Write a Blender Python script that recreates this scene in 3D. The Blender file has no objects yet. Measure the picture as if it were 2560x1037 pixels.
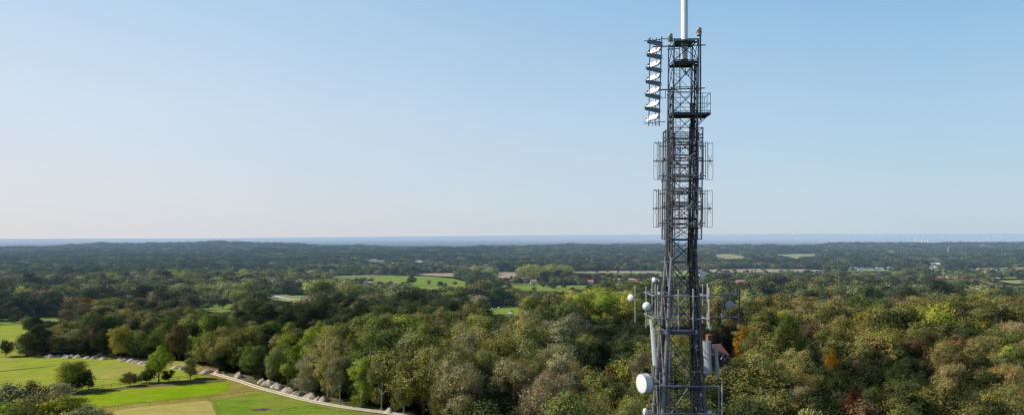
import bpy, bmesh, math, random
import numpy as np
from mathutils import Vector, Matrix
random.seed(7); rng = np.random.default_rng(11)
scene = bpy.context.scene
COL = scene.collection
PI = math.pi
# ---------------------------------------------------------------- camera geometry
F = 1762.0; CX = 1280.0; HY = 578.0; CZ = 45.0      # focal length and horizon in photo pixels, eye height
SUN_AZ = math.radians(84); SUN_EL = math.radians(37)   # azimuth to the left of the view direction
# ---------------------------------------------------------------- terrain
PD = np.array([0, 230, 300, 400, 560, 800, 1000, 1300, 1800, 2500, 3100])
PZ = np.array([0, 0, -2, -6.5, -13, -19, -24, -32, -39, -44, -44.0])
RX = np.array([-400, 0, 130, 250, 330, 430, 560, 640, 740, 800, 900, 1050, 1150, 1200, 1300, 1440, 1520, 1650, 1750, 1900, 2000, 2100, 2150, 2300, 2560, 3000])
RY = np.array([622, 621, 619, 611, 613, 612, 607, 609, 612, 616, 617, 622, 622, 618, 618, 614, 616, 615, 616, 615, 616, 611, 610, 611, 609, 609.0])
HX = np.array([-400, 0, 500, 1000, 1300, 1700, 2560, 3000]); HYY = np.array([598, 597, 596, 591, 588, 585.5, 583.5, 583.5])
def smooth(t): return t*t*(3-2*t)
def T(X, Y):
    X = np.asarray(X, float); Y = np.asarray(Y, float)
    r = np.hypot(X, Y); d = np.maximum(Y, r*0.6)+1e-6
    px = CX + F*np.clip(X/d, -1.2, 1.2)
    # smoothed near profile (average of three samples)
    z = (np.interp(d*.94, PD, PZ)+2*np.interp(d, PD, PZ)+np.interp(d*1.06, PD, PZ))/4
    crest = CZ-(np.interp(px, RX, RY)-HY)/F*3800-9
    z = np.where(d > 3100, -44+(crest+44)*smooth(np.clip((d-3100)/700, 0, 1)), z)
    z = np.where(d > 3800, crest+(-110-crest)*smooth(np.clip((d-3800)/3200, 0, 1)), z)
    d0 = 155*F/(np.interp(px, HX, HYY)-HY)
    z = np.where(d > d0, z-((d-d0)/1000)**2*6.0, z)
    a = smooth(np.clip((d-350)/900, 0, 1))*np.clip((7000-d)/3000, 0, 1)
    n = np.sin(X/210+1.3)*np.cos(Y/260+.4)+.6*np.sin(X/97+Y/150)+.8*np.sin(X/400-Y/530+2)
    return z+a*n*1.4
_dg = np.concatenate([np.geomspace(30, 3800, 1500), np.geomspace(3820, 60000, 600)])
def at(px, py, dz=0.0):
    s = (px-CX)/F; m = -(py-HY)/F
    g = CZ+m*_dg - T(s*_dg, _dg)
    k = np.argmax(g < 0) if (g < 0).any() else len(_dg)-1
    k = max(k, 1)
    d = _dg[k-1]+(_dg[k]-_dg[k-1])*g[k-1]/(g[k-1]-g[k]+1e-9)
    return Vector((s*d, d, float(T(s*d, d))+dz))
def project(X, Y, Z): return CX+F*X/Y, HY-F*(Z-CZ)/Y
# ---------------------------------------------------------------- materials
def haze_group():  # haze painted as a glow mixed into each material by distance from origin
    g = bpy.data.node_groups.new('painted_haze', 'ShaderNodeTree')
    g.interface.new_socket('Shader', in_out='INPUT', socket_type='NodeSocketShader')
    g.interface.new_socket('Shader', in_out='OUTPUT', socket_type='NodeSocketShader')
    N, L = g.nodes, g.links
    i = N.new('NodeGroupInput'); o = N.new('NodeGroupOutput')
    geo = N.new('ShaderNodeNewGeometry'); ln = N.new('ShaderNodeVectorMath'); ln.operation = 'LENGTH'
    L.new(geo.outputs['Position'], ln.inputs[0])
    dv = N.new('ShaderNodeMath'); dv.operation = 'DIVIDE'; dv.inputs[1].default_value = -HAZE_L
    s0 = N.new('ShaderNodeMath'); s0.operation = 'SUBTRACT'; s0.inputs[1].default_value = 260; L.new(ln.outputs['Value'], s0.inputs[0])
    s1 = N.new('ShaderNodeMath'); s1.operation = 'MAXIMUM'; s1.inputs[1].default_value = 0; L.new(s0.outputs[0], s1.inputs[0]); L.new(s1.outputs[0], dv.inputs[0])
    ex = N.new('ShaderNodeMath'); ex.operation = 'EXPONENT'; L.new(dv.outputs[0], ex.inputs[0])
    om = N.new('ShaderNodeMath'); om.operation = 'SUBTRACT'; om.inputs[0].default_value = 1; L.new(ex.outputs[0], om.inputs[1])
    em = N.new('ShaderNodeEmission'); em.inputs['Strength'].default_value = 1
    # painted haze colour: deeper blue nearby and paler far off
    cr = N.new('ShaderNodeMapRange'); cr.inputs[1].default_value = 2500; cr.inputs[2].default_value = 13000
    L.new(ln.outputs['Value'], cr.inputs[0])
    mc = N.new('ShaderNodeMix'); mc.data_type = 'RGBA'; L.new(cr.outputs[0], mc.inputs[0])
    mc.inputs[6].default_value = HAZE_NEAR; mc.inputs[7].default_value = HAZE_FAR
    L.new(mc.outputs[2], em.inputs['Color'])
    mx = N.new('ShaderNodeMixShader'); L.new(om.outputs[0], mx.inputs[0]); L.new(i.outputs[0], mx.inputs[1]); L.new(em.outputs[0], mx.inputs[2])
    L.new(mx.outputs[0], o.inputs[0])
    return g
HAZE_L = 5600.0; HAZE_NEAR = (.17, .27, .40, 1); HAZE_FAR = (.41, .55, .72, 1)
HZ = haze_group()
def base_mat(name):
    m = bpy.data.materials.new(name); m.use_nodes = True
    m.cycles.emission_sampling = 'NONE'
    N, L = m.node_tree.nodes, m.node_tree.links
    b = N['Principled BSDF']; o = N['Material Output']
    return m, N, L, b, o
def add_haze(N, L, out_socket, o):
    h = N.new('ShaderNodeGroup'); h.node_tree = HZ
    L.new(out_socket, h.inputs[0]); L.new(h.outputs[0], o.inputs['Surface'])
def noise(N, L, scale, detail=4, vec=None, rough=.6):
    n = N.new('ShaderNodeTexNoise'); n.inputs['Scale'].default_value = scale; n.inputs['Detail'].default_value = detail; n.inputs['Roughness'].default_value = rough
    if vec is None:
        g = N.new('ShaderNodeNewGeometry'); vec = g.outputs['Position']
    L.new(vec, n.inputs['Vector']); return n
def ramp(N, L, fac, stops):
    r = N.new('ShaderNodeValToRGB'); e = r.color_ramp.elements
    while len(e) < len(stops): e.new(.5)
    for k, (p, c) in enumerate(stops): e[k].position = p; e[k].color = (*c, 1)
    L.new(fac, r.inputs['Fac']); return r.outputs['Color']
def mixc(N, L, fac, a, b, mode='MIX'):
    m = N.new('ShaderNodeMix'); m.data_type = 'RGBA'; m.blend_type = mode
    for s, v in ((0, fac), (6, a), (7, b)):
        if isinstance(v, (int, float)): m.inputs[s].default_value = v
        elif isinstance(v, tuple): m.inputs[s].default_value = (*v, 1) if len(v) == 3 else v
        else: L.new(v, m.inputs[s])
    return m.outputs[2]
def ground_mat(name, c1, c2, s1, c3=None, s2=.02, rough=.95, bump=.3, patch=None):
    m, N, L, b, o = base_mat(name)
    n1 = noise(N, L, s1, 6, rough=.75); n2 = noise(N, L, s2, 3)
    c = ramp(N, L, n1.outputs['Fac'], [(.3, c1), (.7, c2)])
    if c3:
        f = ramp(N, L, n2.outputs['Fac'], [(.42, (0, 0, 0)), (.62, (1, 1, 1))])
        c = mixc(N, L, f, c, c3)
    if patch:
        n3 = noise(N, L, patch[1], 5, rough=.7)
        f = ramp(N, L, n3.outputs['Fac'], [(patch[2], (0, 0, 0)), (patch[2]+.1, (1, 1, 1))])
        c = mixc(N, L, f, c, patch[0])
    if 'grass' in name or 'hay' in name or 'stubble' in name or 'straw' in name or 'pasture' in name:
        far_ = s1 < .1; mp = N.new('ShaderNodeMapping'); g = N.new('ShaderNodeNewGeometry'); L.new(g.outputs['Position'], mp.inputs['Vector'])
        mp.inputs['Rotation'].default_value = (0, 0, .35); k_ = .12 if far_ else 1.0; mp.inputs['Scale'].default_value = (.035*k_, .75*k_, .05)
        n4 = noise(N, L, 1.0, 4, mp.outputs[0], .65); f4 = ramp(N, L, n4.outputs['Fac'], [(.3, (.78, .80, .76)), (.7, (1.14, 1.12, 1.1))]); c = mixc(N, L, 1.0, c, f4, 'MULTIPLY')
        n5 = noise(N, L, .16*k_, 6, rough=.8); f5 = ramp(N, L, n5.outputs['Fac'], [(.35, (.80, .82, .8)), (.65, (1.15, 1.1, 1.05))]); c = mixc(N, L, 1.0, c, f5, 'MULTIPLY')
    L.new(c, b.inputs['Base Color']); b.inputs['Roughness'].default_value = rough
    b.inputs['Specular IOR Level'].default_value = 0
    if bump:
        bp = N.new('ShaderNodeBump'); bp.inputs['Strength'].default_value = bump; bp.inputs['Distance'].default_value = .3
        L.new(n1.outputs['Fac'], bp.inputs['Height']); L.new(bp.outputs[0], b.inputs['Normal'])
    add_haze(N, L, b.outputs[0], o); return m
def paint(name, c, rough=.5, metal=0.0, var=.15, s=3.0, dirt=None):
    m, N, L, b, o = base_mat(name)
    n = noise(N, L, s, 6)
    lo = tuple(v*(1-var) for v in c); hi = tuple(min(1, v*(1+var)) for v in c)
    col = ramp(N, L, n.outputs['Fac'], [(.3, lo), (.7, hi)])
    if dirt:
        n2 = noise(N, L, s*2.7, 5, rough=.8)
        f = ramp(N, L, n2.outputs['Fac'], [(.5, (0, 0, 0)), (.75, (1, 1, 1))])
        col = mixc(N, L, f, col, dirt)
    L.new(col, b.inputs['Base Color']); b.inputs['Roughness'].default_value = rough; b.inputs['Metallic'].default_value = metal
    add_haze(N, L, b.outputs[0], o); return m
def leaf_mat(name, instanced):
    m, N, L, b, o = base_mat(name)
    if instanced:
        a = N.new('ShaderNodeAttribute'); a.attribute_type = 'INSTANCER'; a.attribute_name = 'col'; base = a.outputs['Color']
    else:
        a = N.new('ShaderNodeObjectInfo'); base = a.outputs['Color']
    t = N.new('ShaderNodeAttribute'); t.attribute_name = 'tint'
    c = mixc(N, L, 1.0, base, t.outputs['Color'], 'MULTIPLY')
    n = noise(N, L, .22, 3)
    f = ramp(N, L, n.outputs['Fac'], [(.3, (.72, .76, .7)), (.7, (1.35, 1.25, 1.2))])
    c = mixc(N, L, 1.0, c, f, 'MULTIPLY')
    df = N.new('ShaderNodeBsdfDiffuse'); tr = N.new('ShaderNodeBsdfTranslucent'); L.new(c, df.inputs['Color'])
    c2 = mixc(N, L, 1.0, c, (1.25, 1.3, .6), 'MULTIPLY'); L.new(c2, tr.inputs['Color'])
    mx = N.new('ShaderNodeMixShader'); mx.inputs[0].default_value = .16
    L.new(df.outputs[0], mx.inputs[1]); L.new(tr.outputs[0], mx.inputs[2])
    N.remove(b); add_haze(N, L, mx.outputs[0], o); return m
M = {}
M['floor'] = ground_mat('woodland_floor', (.010, .014, .007), (.028, .032, .014), .8, (.018, .02, .011), .03)
M['plain'] = ground_mat('plain_ground', (.018, .03, .018), (.05, .06, .035), .004, (.03, .045, .03), .0007, bump=0, patch=((.22, .22, .16), .0016, .62))
M['grass'] = ground_mat('meadow_grass', (.25, .31, .040), (.35, .40, .055), .5, (.36, .34, .085), .035, patch=((.33, .27, .13), .05, .69))
M['grass_bright'] = ground_mat('bright_grass', (.19, .31, .010), (.26, .38, .016), .4, (.27, .34, .025), .05)
M['grass_green'] = ground_mat('green_grass', (.14, .24, .022), (.21, .31, .035), .35, (.24, .26, .05), .06, patch=((.22, .20, .09), .11, .62))
M['grass_dry'] = ground_mat('dry_margin_grass', (.22, .22, .04), (.32, .29, .06), .45, (.32, .26, .08), .07)
M['hay'] = ground_mat('cut_hay_field', (.40, .33, .105), (.48, .40, .14), .6, (.42, .37, .11), .05)
M['verge'] = ground_mat('olive_verge', (.08, .085, .03), (.15, .14, .055), .4, (.17, .15, .075), .08)  # dull olive brown, darker than the meadow grass
M['pasture'] = ground_mat('pasture_grass', (.16, .26, .035), (.22, .32, .05), .05, (.23, .28, .06), .008, bump=0)
M['pasture_pale'] = ground_mat('pale_pasture', (.27, .29, .12), (.33, .34, .15), .05, (.26, .29, .1), .01, bump=0)
M['stubble'] = ground_mat('pink_stubble', (.38, .30, .215), (.46, .365, .265), .04, (.38, .33, .22), .006, bump=0)
M['straw'] = ground_mat('straw_field', (.36, .34, .17), (.44, .40, .21), .02, (.34, .35, .15), .005, bump=0)
M['earth'] = ground_mat('bare_earth', (.10, .07, .045), (.17, .12, .08), 1.2)
M['track'] = ground_mat('track_earth', (.24, .165, .08), (.33, .235, .12), 1.0)
M['chalk'] = ground_mat('chalk_rubble', (.42, .345, .27), (.62, .52, .43), 1.6, (.42, .34, .26), .5, bump=1.0)
M['chalk_path'] = ground_mat('chalk_path', (.5, .45, .36), (.62, .57, .47), .2, bump=0)
M['timber'] = paint('pale_new_timber', (.78, .66, .48), .7, s=1.0)
M['old_timber'] = paint('weathered_timber', (.13, .10, .075), .85, s=1.0)
M['bark'] = paint('bark', (.075, .06, .045), .9, s=4, var=.35)
M['bark_pale'] = paint('pale_bark', (.30, .27, .22), .9, s=4, var=.35)
M['leaf'] = leaf_mat('leaves', False); M['leaf_far'] = leaf_mat('leaves_of_the_wood', True)
M['steel'] = paint('dark_painted_steel', (.060, .064, .078), .55, .2, s=1.6, var=.45, dirt=(.15, .115, .09))
M['steel_mid'] = paint('weathered_steel', (.12, .12, .125), .6, .3, s=3, var=.35, dirt=(.10, .075, .06))
M['galv'] = paint('galvanised_steel', (.27, .28, .30), .5, .45, s=4, var=.25, dirt=(.16, .14, .12))
M['galv_pale'] = paint('pale_galvanised_steel', (.46, .47, .48), .5, .3, s=4, var=.2)
M['cable'] = paint('black_cable', (.022, .019, .020), .6, s=6, var=.4, dirt=(.07, .055, .045))
M['cable_grey'] = paint('weathered_brown_cable', (.15, .11, .095), .7, s=6, var=.4)
M['white'] = paint('white_glassfibre', (.80, .80, .79), .35, s=1.2, var=.05, dirt=(.66, .65, .62))
M['white_warm'] = paint('cream_glassfibre', (.66, .62, .54), .4, s=2, var=.08)
M['panel_grey'] = paint('grey_plastic_radome', (.17, .19, .215), .45, s=2, var=.1)
M['beige'] = paint('beige_plastic', (.42, .34, .25), .5, s=3, var=.12)
M['sage'] = paint('sage_green_plastic', (.34, .38, .28), .5, s=3, var=.12)
M['rust'] = paint('rusty_clamp', (.30, .13, .04), .8, s=5, var=.3)
M['panel_light'] = paint('pale_grey_panel', (.38, .40, .42), .45, s=2, var=.08)
M['brick'] = paint('red_brick', (.30, .11, .07), .9, s=6, var=.3)
M['tile'] = paint('red_roof_tiles', (.36, .12, .09), .85, s=3, var=.25)
M['tile_dark'] = paint('dark_roof_tiles', (.13, .085, .075), .85, s=1, var=.25)
M['tile_pink'] = paint('faded_pink_tiles', (.40, .25, .20), .85, s=1, var=.2)
M['render'] = paint('white_render', (.72, .70, .66), .8, s=1, var=.06)
M['window'] = paint('dark_window_glass', (.03, .035, .045), .15, s=1)
M['wool'] = paint('wool', (.65, .62, .55), .95, s=8)
M['skin_dark'] = paint('dark_face', (.05, .045, .04), .9, s=8)
# ---------------------------------------------------------------- helpers
def tag(o, label=None, cat=None, group=None, kind=None):
    if label: o['label'] = label
    if cat: o['category'] = cat
    if group: o['group'] = group
    if kind: o['kind'] = kind
    return o
def empty(name, loc=(0, 0, 0), rz=0.0):
    o = bpy.data.objects.new(name, None); COL.objects.link(o); o.location = loc; o.rotation_euler = (0, 0, rz)
    o.empty_display_size = .3; return o
def frame(d):
    d = Vector(d).normalized(); a = Vector((0, 0, 1)) if abs(d.z) < .9 else Vector((1, 0, 0))
    u = d.cross(a).normalized(); return u, d.cross(u).normalized(), d
class MB:
    def __init__(s): s.v = []; s.f = []
    def box(s, c, size, rot=None):
        c = Vector(c); k = len(s.v); R = rot or Matrix.Identity(3)
        for x in (-.5, .5):
            for y in (-.5, .5):
                for z in (-.5, .5): s.v.append(c+R@Vector((x*size[0], y*size[1], z*size[2])))
        s.f += [tuple(k+i for i in q) for q in ((0, 1, 3, 2), (4, 6, 7, 5), (0, 4, 5, 1), (2, 3, 7, 6), (0, 2, 6, 4), (1, 5, 7, 3))]; return s
    def tube(s, p, q, r, n=6, r2=None, cap=True):
        p, q = Vector(p), Vector(q); u, w, d = frame(q-p); k = len(s.v); r2 = r if r2 is None else r2
        for c, rr in ((p, r), (q, r2)):
            for i in range(n):
                a = 2*PI*i/n; s.v.append(c+u*rr*math.cos(a)+w*rr*math.sin(a))
        for i in range(n): s.f.append((k+i, k+(i+1) % n, k+n+(i+1) % n, k+n+i))
        if cap: s.f.append(tuple(k+n-1-i for i in range(n))); s.f.append(tuple(k+n+i for i in range(n)))
        return s
    def path(s, pts, r, n=5):
        for a, b in zip(pts[:-1], pts[1:]):
            if (Vector(a)-Vector(b)).length > 1e-4: s.tube(a, b, r, n)
        return s
    def lathe(s, c, axis, prof, n=24):
        c = Vector(c); u, w, d = frame(axis); k = len(s.v)
        for (h, r) in prof:
            for i in range(n):
                a = 2*PI*i/n; s.v.append(c+d*h+(u*math.cos(a)+w*math.sin(a))*max(r, .0008))
        for j in range(len(prof)-1):
            for i in range(n): s.f.append((k+j*n+i, k+j*n+(i+1) % n, k+(j+1)*n+(i+1) % n, k+(j+1)*n+i))
        s.f.append(tuple(k+n-1-i for i in range(n))); m = k+(len(prof)-1)*n; s.f.append(tuple(m+i for i in range(n))); return s
    def poly(s, pts, thick):  # flat polygon extruded by a vector
        k = len(s.v); n = len(pts); t = Vector(thick)
        s.v += [Vector(p) for p in pts]+[Vector(p)+t for p in pts]
        s.f.append(tuple(range(k, k+n))); s.f.append(tuple(range(k+2*n-1, k+n-1, -1)))
        for i in range(n): s.f.append((k+i, k+n+i, k+n+(i+1) % n, k+(i+1) % n))
        return s
    def build(s, name, mat, parent=None, loc=None, smooth_=False):
        me = bpy.data.meshes.new(name); off = Vector(loc) if loc is not None else Vector((0, 0, 0))
        me.from_pydata([tuple(v-off) for v in s.v], [], s.f)
        bm = bmesh.new(); bm.from_mesh(me); bmesh.ops.recalc_face_normals(bm, faces=bm.faces); bm.to_mesh(me); bm.free()
        me.materials.append(mat)
        if smooth_:
            for p in me.polygons: p.use_smooth = len(p.vertices) == 4
        o = bpy.data.objects.new(name, me); COL.objects.link(o)
        if parent is not None:
            o.parent = parent
        elif loc is not None: o.location = loc
        return o
def copy_tree(o, parent=None):
    c = o.copy(); COL.objects.link(c)
    if parent is not None: c.parent = parent
    for ch in list(o.children): copy_tree(ch, c)
    return c
# ---------------------------------------------------------------- setting: terrain
def make_terrain():
    az = np.concatenate([np.radians(np.arange(-56, 56.01, .4)), np.radians(np.arange(62, 304, 7.0))])
    rr = np.concatenate([[2.0], np.arange(15, 420, 9.0), np.geomspace(425, 5200, 230), np.geomspace(5300, 72000, 110)])
    A, R = np.meshgrid(az, rr); X = R*np.sin(A); Y = R*np.cos(A); Z = T(X, Y)
    n, m = len(rr), len(az)
    v = np.stack([X, Y, Z], -1).reshape(-1, 3)
    i, j = np.meshgrid(np.arange(n-1), np.arange(m), indexing='ij'); j2 = (j+1) % m
    q = np.stack([i*m+j, (i+1)*m+j, (i+1)*m+j2, i*m+j2], -1).reshape(-1, 4)[:, ::-1]
    me = bpy.data.meshes.new('ground'); me.from_pydata(v.tolist(), [], q.tolist())
    me.polygons.foreach_set('use_smooth', [True]*len(me.polygons))
    me.materials.append(M['floor']); me.materials.append(M['plain'])
    far = (R[:-1, :] > 4300)[:, :].reshape(-1)
    me.polygons.foreach_set('material_index', far.astype(int).tolist())
    o = bpy.data.objects.new('ground', me); COL.objects.link(o); tag(o, kind='structure'); return o
make_terrain()
LAYER = [0]
def sheet(name, pts, mat, off=None):
    """A field draped over the terrain; pts are ground points (x, y)."""
    LAYER[0] += 1
    bm = bmesh.new(); vs = [bm.verts.new((p[0], p[1], 0)) for p in pts]
    f = bm.faces.new(vs); xs = [p[0] for p in pts]; ys = [p[1] for p in pts]
    if f.normal.z < 0: f.normal_flip()
    st = max(4.0, min(ys)*.025)
    for ax, lo, hi in ((0, min(xs), max(xs)), (1, min(ys), max(ys))):
        n = int((hi-lo)/st)
        for k in range(1, min(n, 160)):
            c = lo+(hi-lo)*k/max(n, 1)
            co = (c, 0, 0) if ax == 0 else (0, c, 0); no = (1, 0, 0) if ax == 0 else (0, 1, 0)
            bmesh.ops.bisect_plane(bm, geom=bm.verts[:]+bm.edges[:]+bm.faces[:], plane_co=co, plane_no=no)
    bmesh.ops.triangulate(bm, faces=bm.faces[:])
    o_ = off if off is not None else .02+.01*LAYER[0]+(min(ys) > 320)*.15+(min(ys) > 900)*.4
    for v in bm.verts: v.co.z = float(T(v.co.x, v.co.y))+o_
    for f in bm.faces:
        f.smooth = True
        if f.normal.z < 0: f.normal_flip()
    me = bpy.data.meshes.new(name); bm.to_mesh(me); bm.free(); me.materials.append(mat)
    o = bpy.data.objects.new(name, me); COL.objects.link(o); tag(o, kind='structure'); return o
def dens(pts, k=6, jit=0.0, closed=True):
    out = []; n = len(pts)
    for i in range(n if closed else n-1):
        a, b = pts[i], pts[(i+1) % n]
        for t in range(k):
            u = t/k; out.append((a[0]+(b[0]-a[0])*u+random.uniform(-jit, jit)*(t > 0), a[1]+(b[1]-a[1])*u))
    if not closed: out.append(pts[-1])
    return out
def seen(name, px, mat, off=None, k=5, jit=0.0):
    w = [at(*p) for p in dens(px, k)]
    if jit: w = [Vector((p.x+random.uniform(-jit, jit), p.y+random.uniform(-jit, jit), 0)) for p in w]
    return sheet(name, [(p.x, p.y) for p in w], mat, off)
OPEN = []    # picture-plane outlines of open ground that no tree may hide
def field(name, px, mat, grow=None, **kw):
    OPEN.append(px); return seen(name, grow or px, mat, **kw)
# near fields on the left
NEARFIELD = [(-420, 893), (40, 892), (100, 887), (270, 884), (300, 890), (400, 897), (480, 906), (540, 925), (600, 937), (640, 946), (700, 964), (830, 996), (960, 1021), (1080, 1042), (1500, 1180), (900, 1500), (-700, 1500)]
seen('meadow', NEARFIELD, M['grass'], .02, k=6, jit=.25)
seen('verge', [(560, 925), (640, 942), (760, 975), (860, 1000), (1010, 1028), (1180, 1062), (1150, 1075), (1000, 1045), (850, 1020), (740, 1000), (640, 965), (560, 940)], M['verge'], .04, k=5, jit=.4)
seen('field_margin', [(120, 1060), (190, 982), (300, 970), (420, 957), (530, 940), (548, 938), (640, 968), (720, 994), (800, 1014), (1010, 1046), (1100, 1100), (600, 1200), (0, 1300)], M['grass_dry'], .045, k=5, jit=.3)
seen('bright_meadow', [(180, 1000), (205, 988), (260, 979), (340, 972), (430, 965), (500, 958), (558, 954), (574, 960), (572, 968), (560, 978), (520, 987), (460, 994), (380, 1003), (300, 1011), (240, 1016), (195, 1010)], M['grass_bright'], .07, k=9, jit=.55)
seen('hay_field', [(290, 1025), (330, 1019), (420, 1010), (518, 1001), (528, 1004), (540, 1037), (552, 1075), (560, 1200), (150, 1200)], M['hay'], .07, k=8, jit=.3)
seen('green_paddock', [(530, 1001), (580, 992), (640, 983), (690, 984), (740, 998), (820, 1018), (930, 1034), (1010, 1048), (1100, 1120), (600, 1180), (552, 1070), (543, 1037)], M['grass_green'], .072, k=9, jit=.5)
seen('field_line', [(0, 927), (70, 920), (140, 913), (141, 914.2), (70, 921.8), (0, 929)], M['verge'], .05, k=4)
seen('bare_patch', [(245, 944), (262, 940), (285, 942), (292, 947), (270, 949), (250, 948)], M['hay'], .05, k=4, jit=.5)
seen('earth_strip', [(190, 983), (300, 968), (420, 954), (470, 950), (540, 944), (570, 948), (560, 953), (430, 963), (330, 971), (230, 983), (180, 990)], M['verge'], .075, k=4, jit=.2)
seen('bare_ground', [(490, 933), (500, 918), (520, 912), (545, 916), (548, 928), (560, 938), (530, 940)], M['track'], .08, k=3, jit=.2)
field('pasture', [(-30, 815), (55, 812), (62, 822), (44, 835), (40, 860), (25, 878), (-30, 882)], M['grass'], [(-300, 815), (75, 810), (84, 850), (60, 892), (-300, 893)])
field('pasture', [(50, 797), (110, 793), (168, 794), (160, 801), (90, 806), (60, 808)], M['pasture'], [(-60, 800), (50, 795), (180, 793), (172, 802), (80, 812), (-60, 815)])
field('pasture', [(492, 760), (540, 757), (592, 764), (586, 773), (545, 777), (510, 771)], M['pasture'], [(485, 758), (540, 755), (620, 764), (620, 777), (545, 782), (500, 775)])
field('pasture', [(655, 736), (690, 736), (778, 742), (776, 749), (738, 751), (700, 748)], M['pasture_pale'], [(590, 728), (690, 734), (785, 741), (790, 755), (738, 756), (640, 745)])
field('pasture', [(825, 693), (860, 690), (930, 688), (1060, 691), (1130, 697), (1166, 706), (1158, 713), (1110, 715), (1080, 721), (1030, 711), (960, 703), (900, 696)], M['pasture'], [(800, 692), (860, 688), (930, 687), (1060, 690), (1130, 696), (1175, 707), (1180, 722), (1080, 730), (960, 712), (830, 700)])
seen('pasture', [(806, 692), (860, 688.5), (930, 687.2), (960, 690), (900, 692), (840, 695)], M['pasture_pale'], .75)
field('stubble_field', [(1040, 684), (1135, 684), (1130, 691), (1095, 690), (1050, 687)], M['stubble'], [(960, 683), (1140, 683), (1150, 693), (1095, 691), (1050, 688), (970, 686)])
field('stubble_field', [(1246, 681), (1292, 681), (1280, 693), (1246, 692)], M['stubble'], [(1200, 680.5), (1400, 679.5), (1400, 700), (1200, 700)])
field('stubble_field', [(1400, 681), (1400, 679.5), (1500, 678), (1660, 677), (1780, 674), (1900, 672.5), (2000, 673.5), (2080, 677), (2060, 681), (1900, 679), (1760, 680), (1690, 681), (1640, 679.5), (1500, 680)], M['stubble'], [(1400, 679.5), (1500, 677), (1660, 676), (1780, 673), (1900, 671.5), (2000, 673), (2090, 677), (2090, 681), (1900, 681), (1760, 682), (1660, 685), (1400, 700)])
field('pasture', [(1640, 685), (1740, 683), (1790, 684), (1740, 690), (1650, 692)], M['pasture'])
field('pasture', [(1275, 716), (1300, 714), (1468, 714), (1440, 720), (1400, 725), (1345, 725), (1300, 720)], M['pasture'], [(1240, 714), (1300, 713), (1490, 713), (1480, 732), (1330, 732), (1240, 724)])
field('pasture', [(1215, 768), (1300, 766), (1292, 774), (1272, 782), (1240, 783)], M['pasture'], [(1120, 768), (1210, 766), (1330, 765), (1330, 790), (1220, 792), (1120, 772)])
field('straw_field', [(1784, 636), (1815, 634.5), (1862, 641), (1864, 646), (1830, 647), (1795, 643)], M['straw'], [(1780, 635.5), (1815, 633.5), (1880, 640), (1880, 648), (1830, 649), (1785, 645)])
field('straw_field', [(1930, 636), (1985, 634.5), (2042, 635), (2035, 639), (2002, 641), (1992, 646), (1970, 640)], M['straw'], [(1930, 635.5), (1985, 633.5), (2055, 634.5), (2050, 640), (2010, 643), (1995, 648), (1960, 641)])
field('pasture', [(2350, 679), (2405, 677), (2400, 682), (2362, 683)], M['pasture'])
field('straw_field', [(2490, 702), (2560, 700), (2600, 702), (2600, 710), (2535, 709)], M['straw'])
field('straw_field', [(2440, 670), (2570, 668), (2570, 671), (2450, 673)], M['straw'])
field('caravan_site', [(2118, 668), (2232, 668), (2234, 676), (2120, 676)], M['pasture_pale'], [(2110, 667), (2236, 667), (2240, 679), (2116, 679)])
field('lawn', [(903, 842), (918, 841), (918, 850), (906, 851)], M['grass_green'], [(890, 838), (935, 836), (935, 858), (895, 858)])
NOPEN = len(OPEN)
OPEN += [[(1278, 700), (1345, 697), (1345, 708), (1278, 709)], [(1466, 700), (1490, 700), (1490, 708), (1466, 708)], [(1535, 697), (1600, 697), (1600, 704), (1535, 705)],
         [(890, 702), (930, 702), (930, 709), (890, 709)], [(1838, 701), (1862, 701), (1862, 709), (1838, 709)], [(1780, 858), (1830, 858), (1830, 897), (1785, 900)],
         [(2325, 660), (2345, 660), (2365, 672), (2325, 676)], [(2335, 690), (2395, 688), (2395, 694), (2340, 695)], [(2470, 683), (2540, 683), (2540, 697), (2475, 697)],
         [(2362, 617), (2380, 617), (2376, 632), (2366, 632)], [(2400, 674), (2540, 676), (2540, 680), (2400, 678)],
         [(918, 651), (962, 651), (962, 655), (918, 655)], [(1036, 652), (1062, 652), (1062, 656), (1036, 656)], [(1292, 772), (1262, 775), (1262, 785), (1292, 785)]]
# the pale curved path across the valley and the railed track beside the near field
def strip(name, pts, w, mat, off):
    a = []; b = []
    for i, p in enumerate(pts):
        q0 = pts[max(i-1, 0)]; q1 = pts[min(i+1, len(pts)-1)]; t = Vector((q1.x-q0.x, q1.y-q0.y, 0)).normalized(); n = Vector((-t.y, t.x, 0))*w/2
        a.append((p.x+n.x, p.y+n.y)); b.append((p.x-n.x, p.y-n.y))
    return sheet(name, a+b[::-1], mat, off)
def cr(pts, k=6):
    out = []; P = [pts[0]]+list(pts)+[pts[-1]]
    for i in range(1, len(P)-2):
        for t in range(k):
            u = t/k; out.append(tuple(.5*(2*P[i][c]+(P[i+1][c]-P[i-1][c])*u+(2*P[i-1][c]-5*P[i][c]+4*P[i+1][c]-P[i+2][c])*u*u+(3*P[i][c]-P[i-1][c]-3*P[i+1][c]+P[i+2][c])*u**3) for c in (0, 1)))
    out.append(tuple(pts[-1])); return out
strip('path', [at(*p) for p in cr([(590, 728), (640, 732), (675, 738), (705, 745), (740, 750), (785, 747)])], 5.0, M['chalk_path'], .6)
TR = [at(*p) for p in cr([(531, 935), (560, 943), (600, 955), (650, 972), (700, 985), (760, 1001), (820, 1013), (880, 1023), (950, 1032), (1010, 1041), (1100, 1058)])]
strip('track', TR, 1.0, M['track'], .09)
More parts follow.
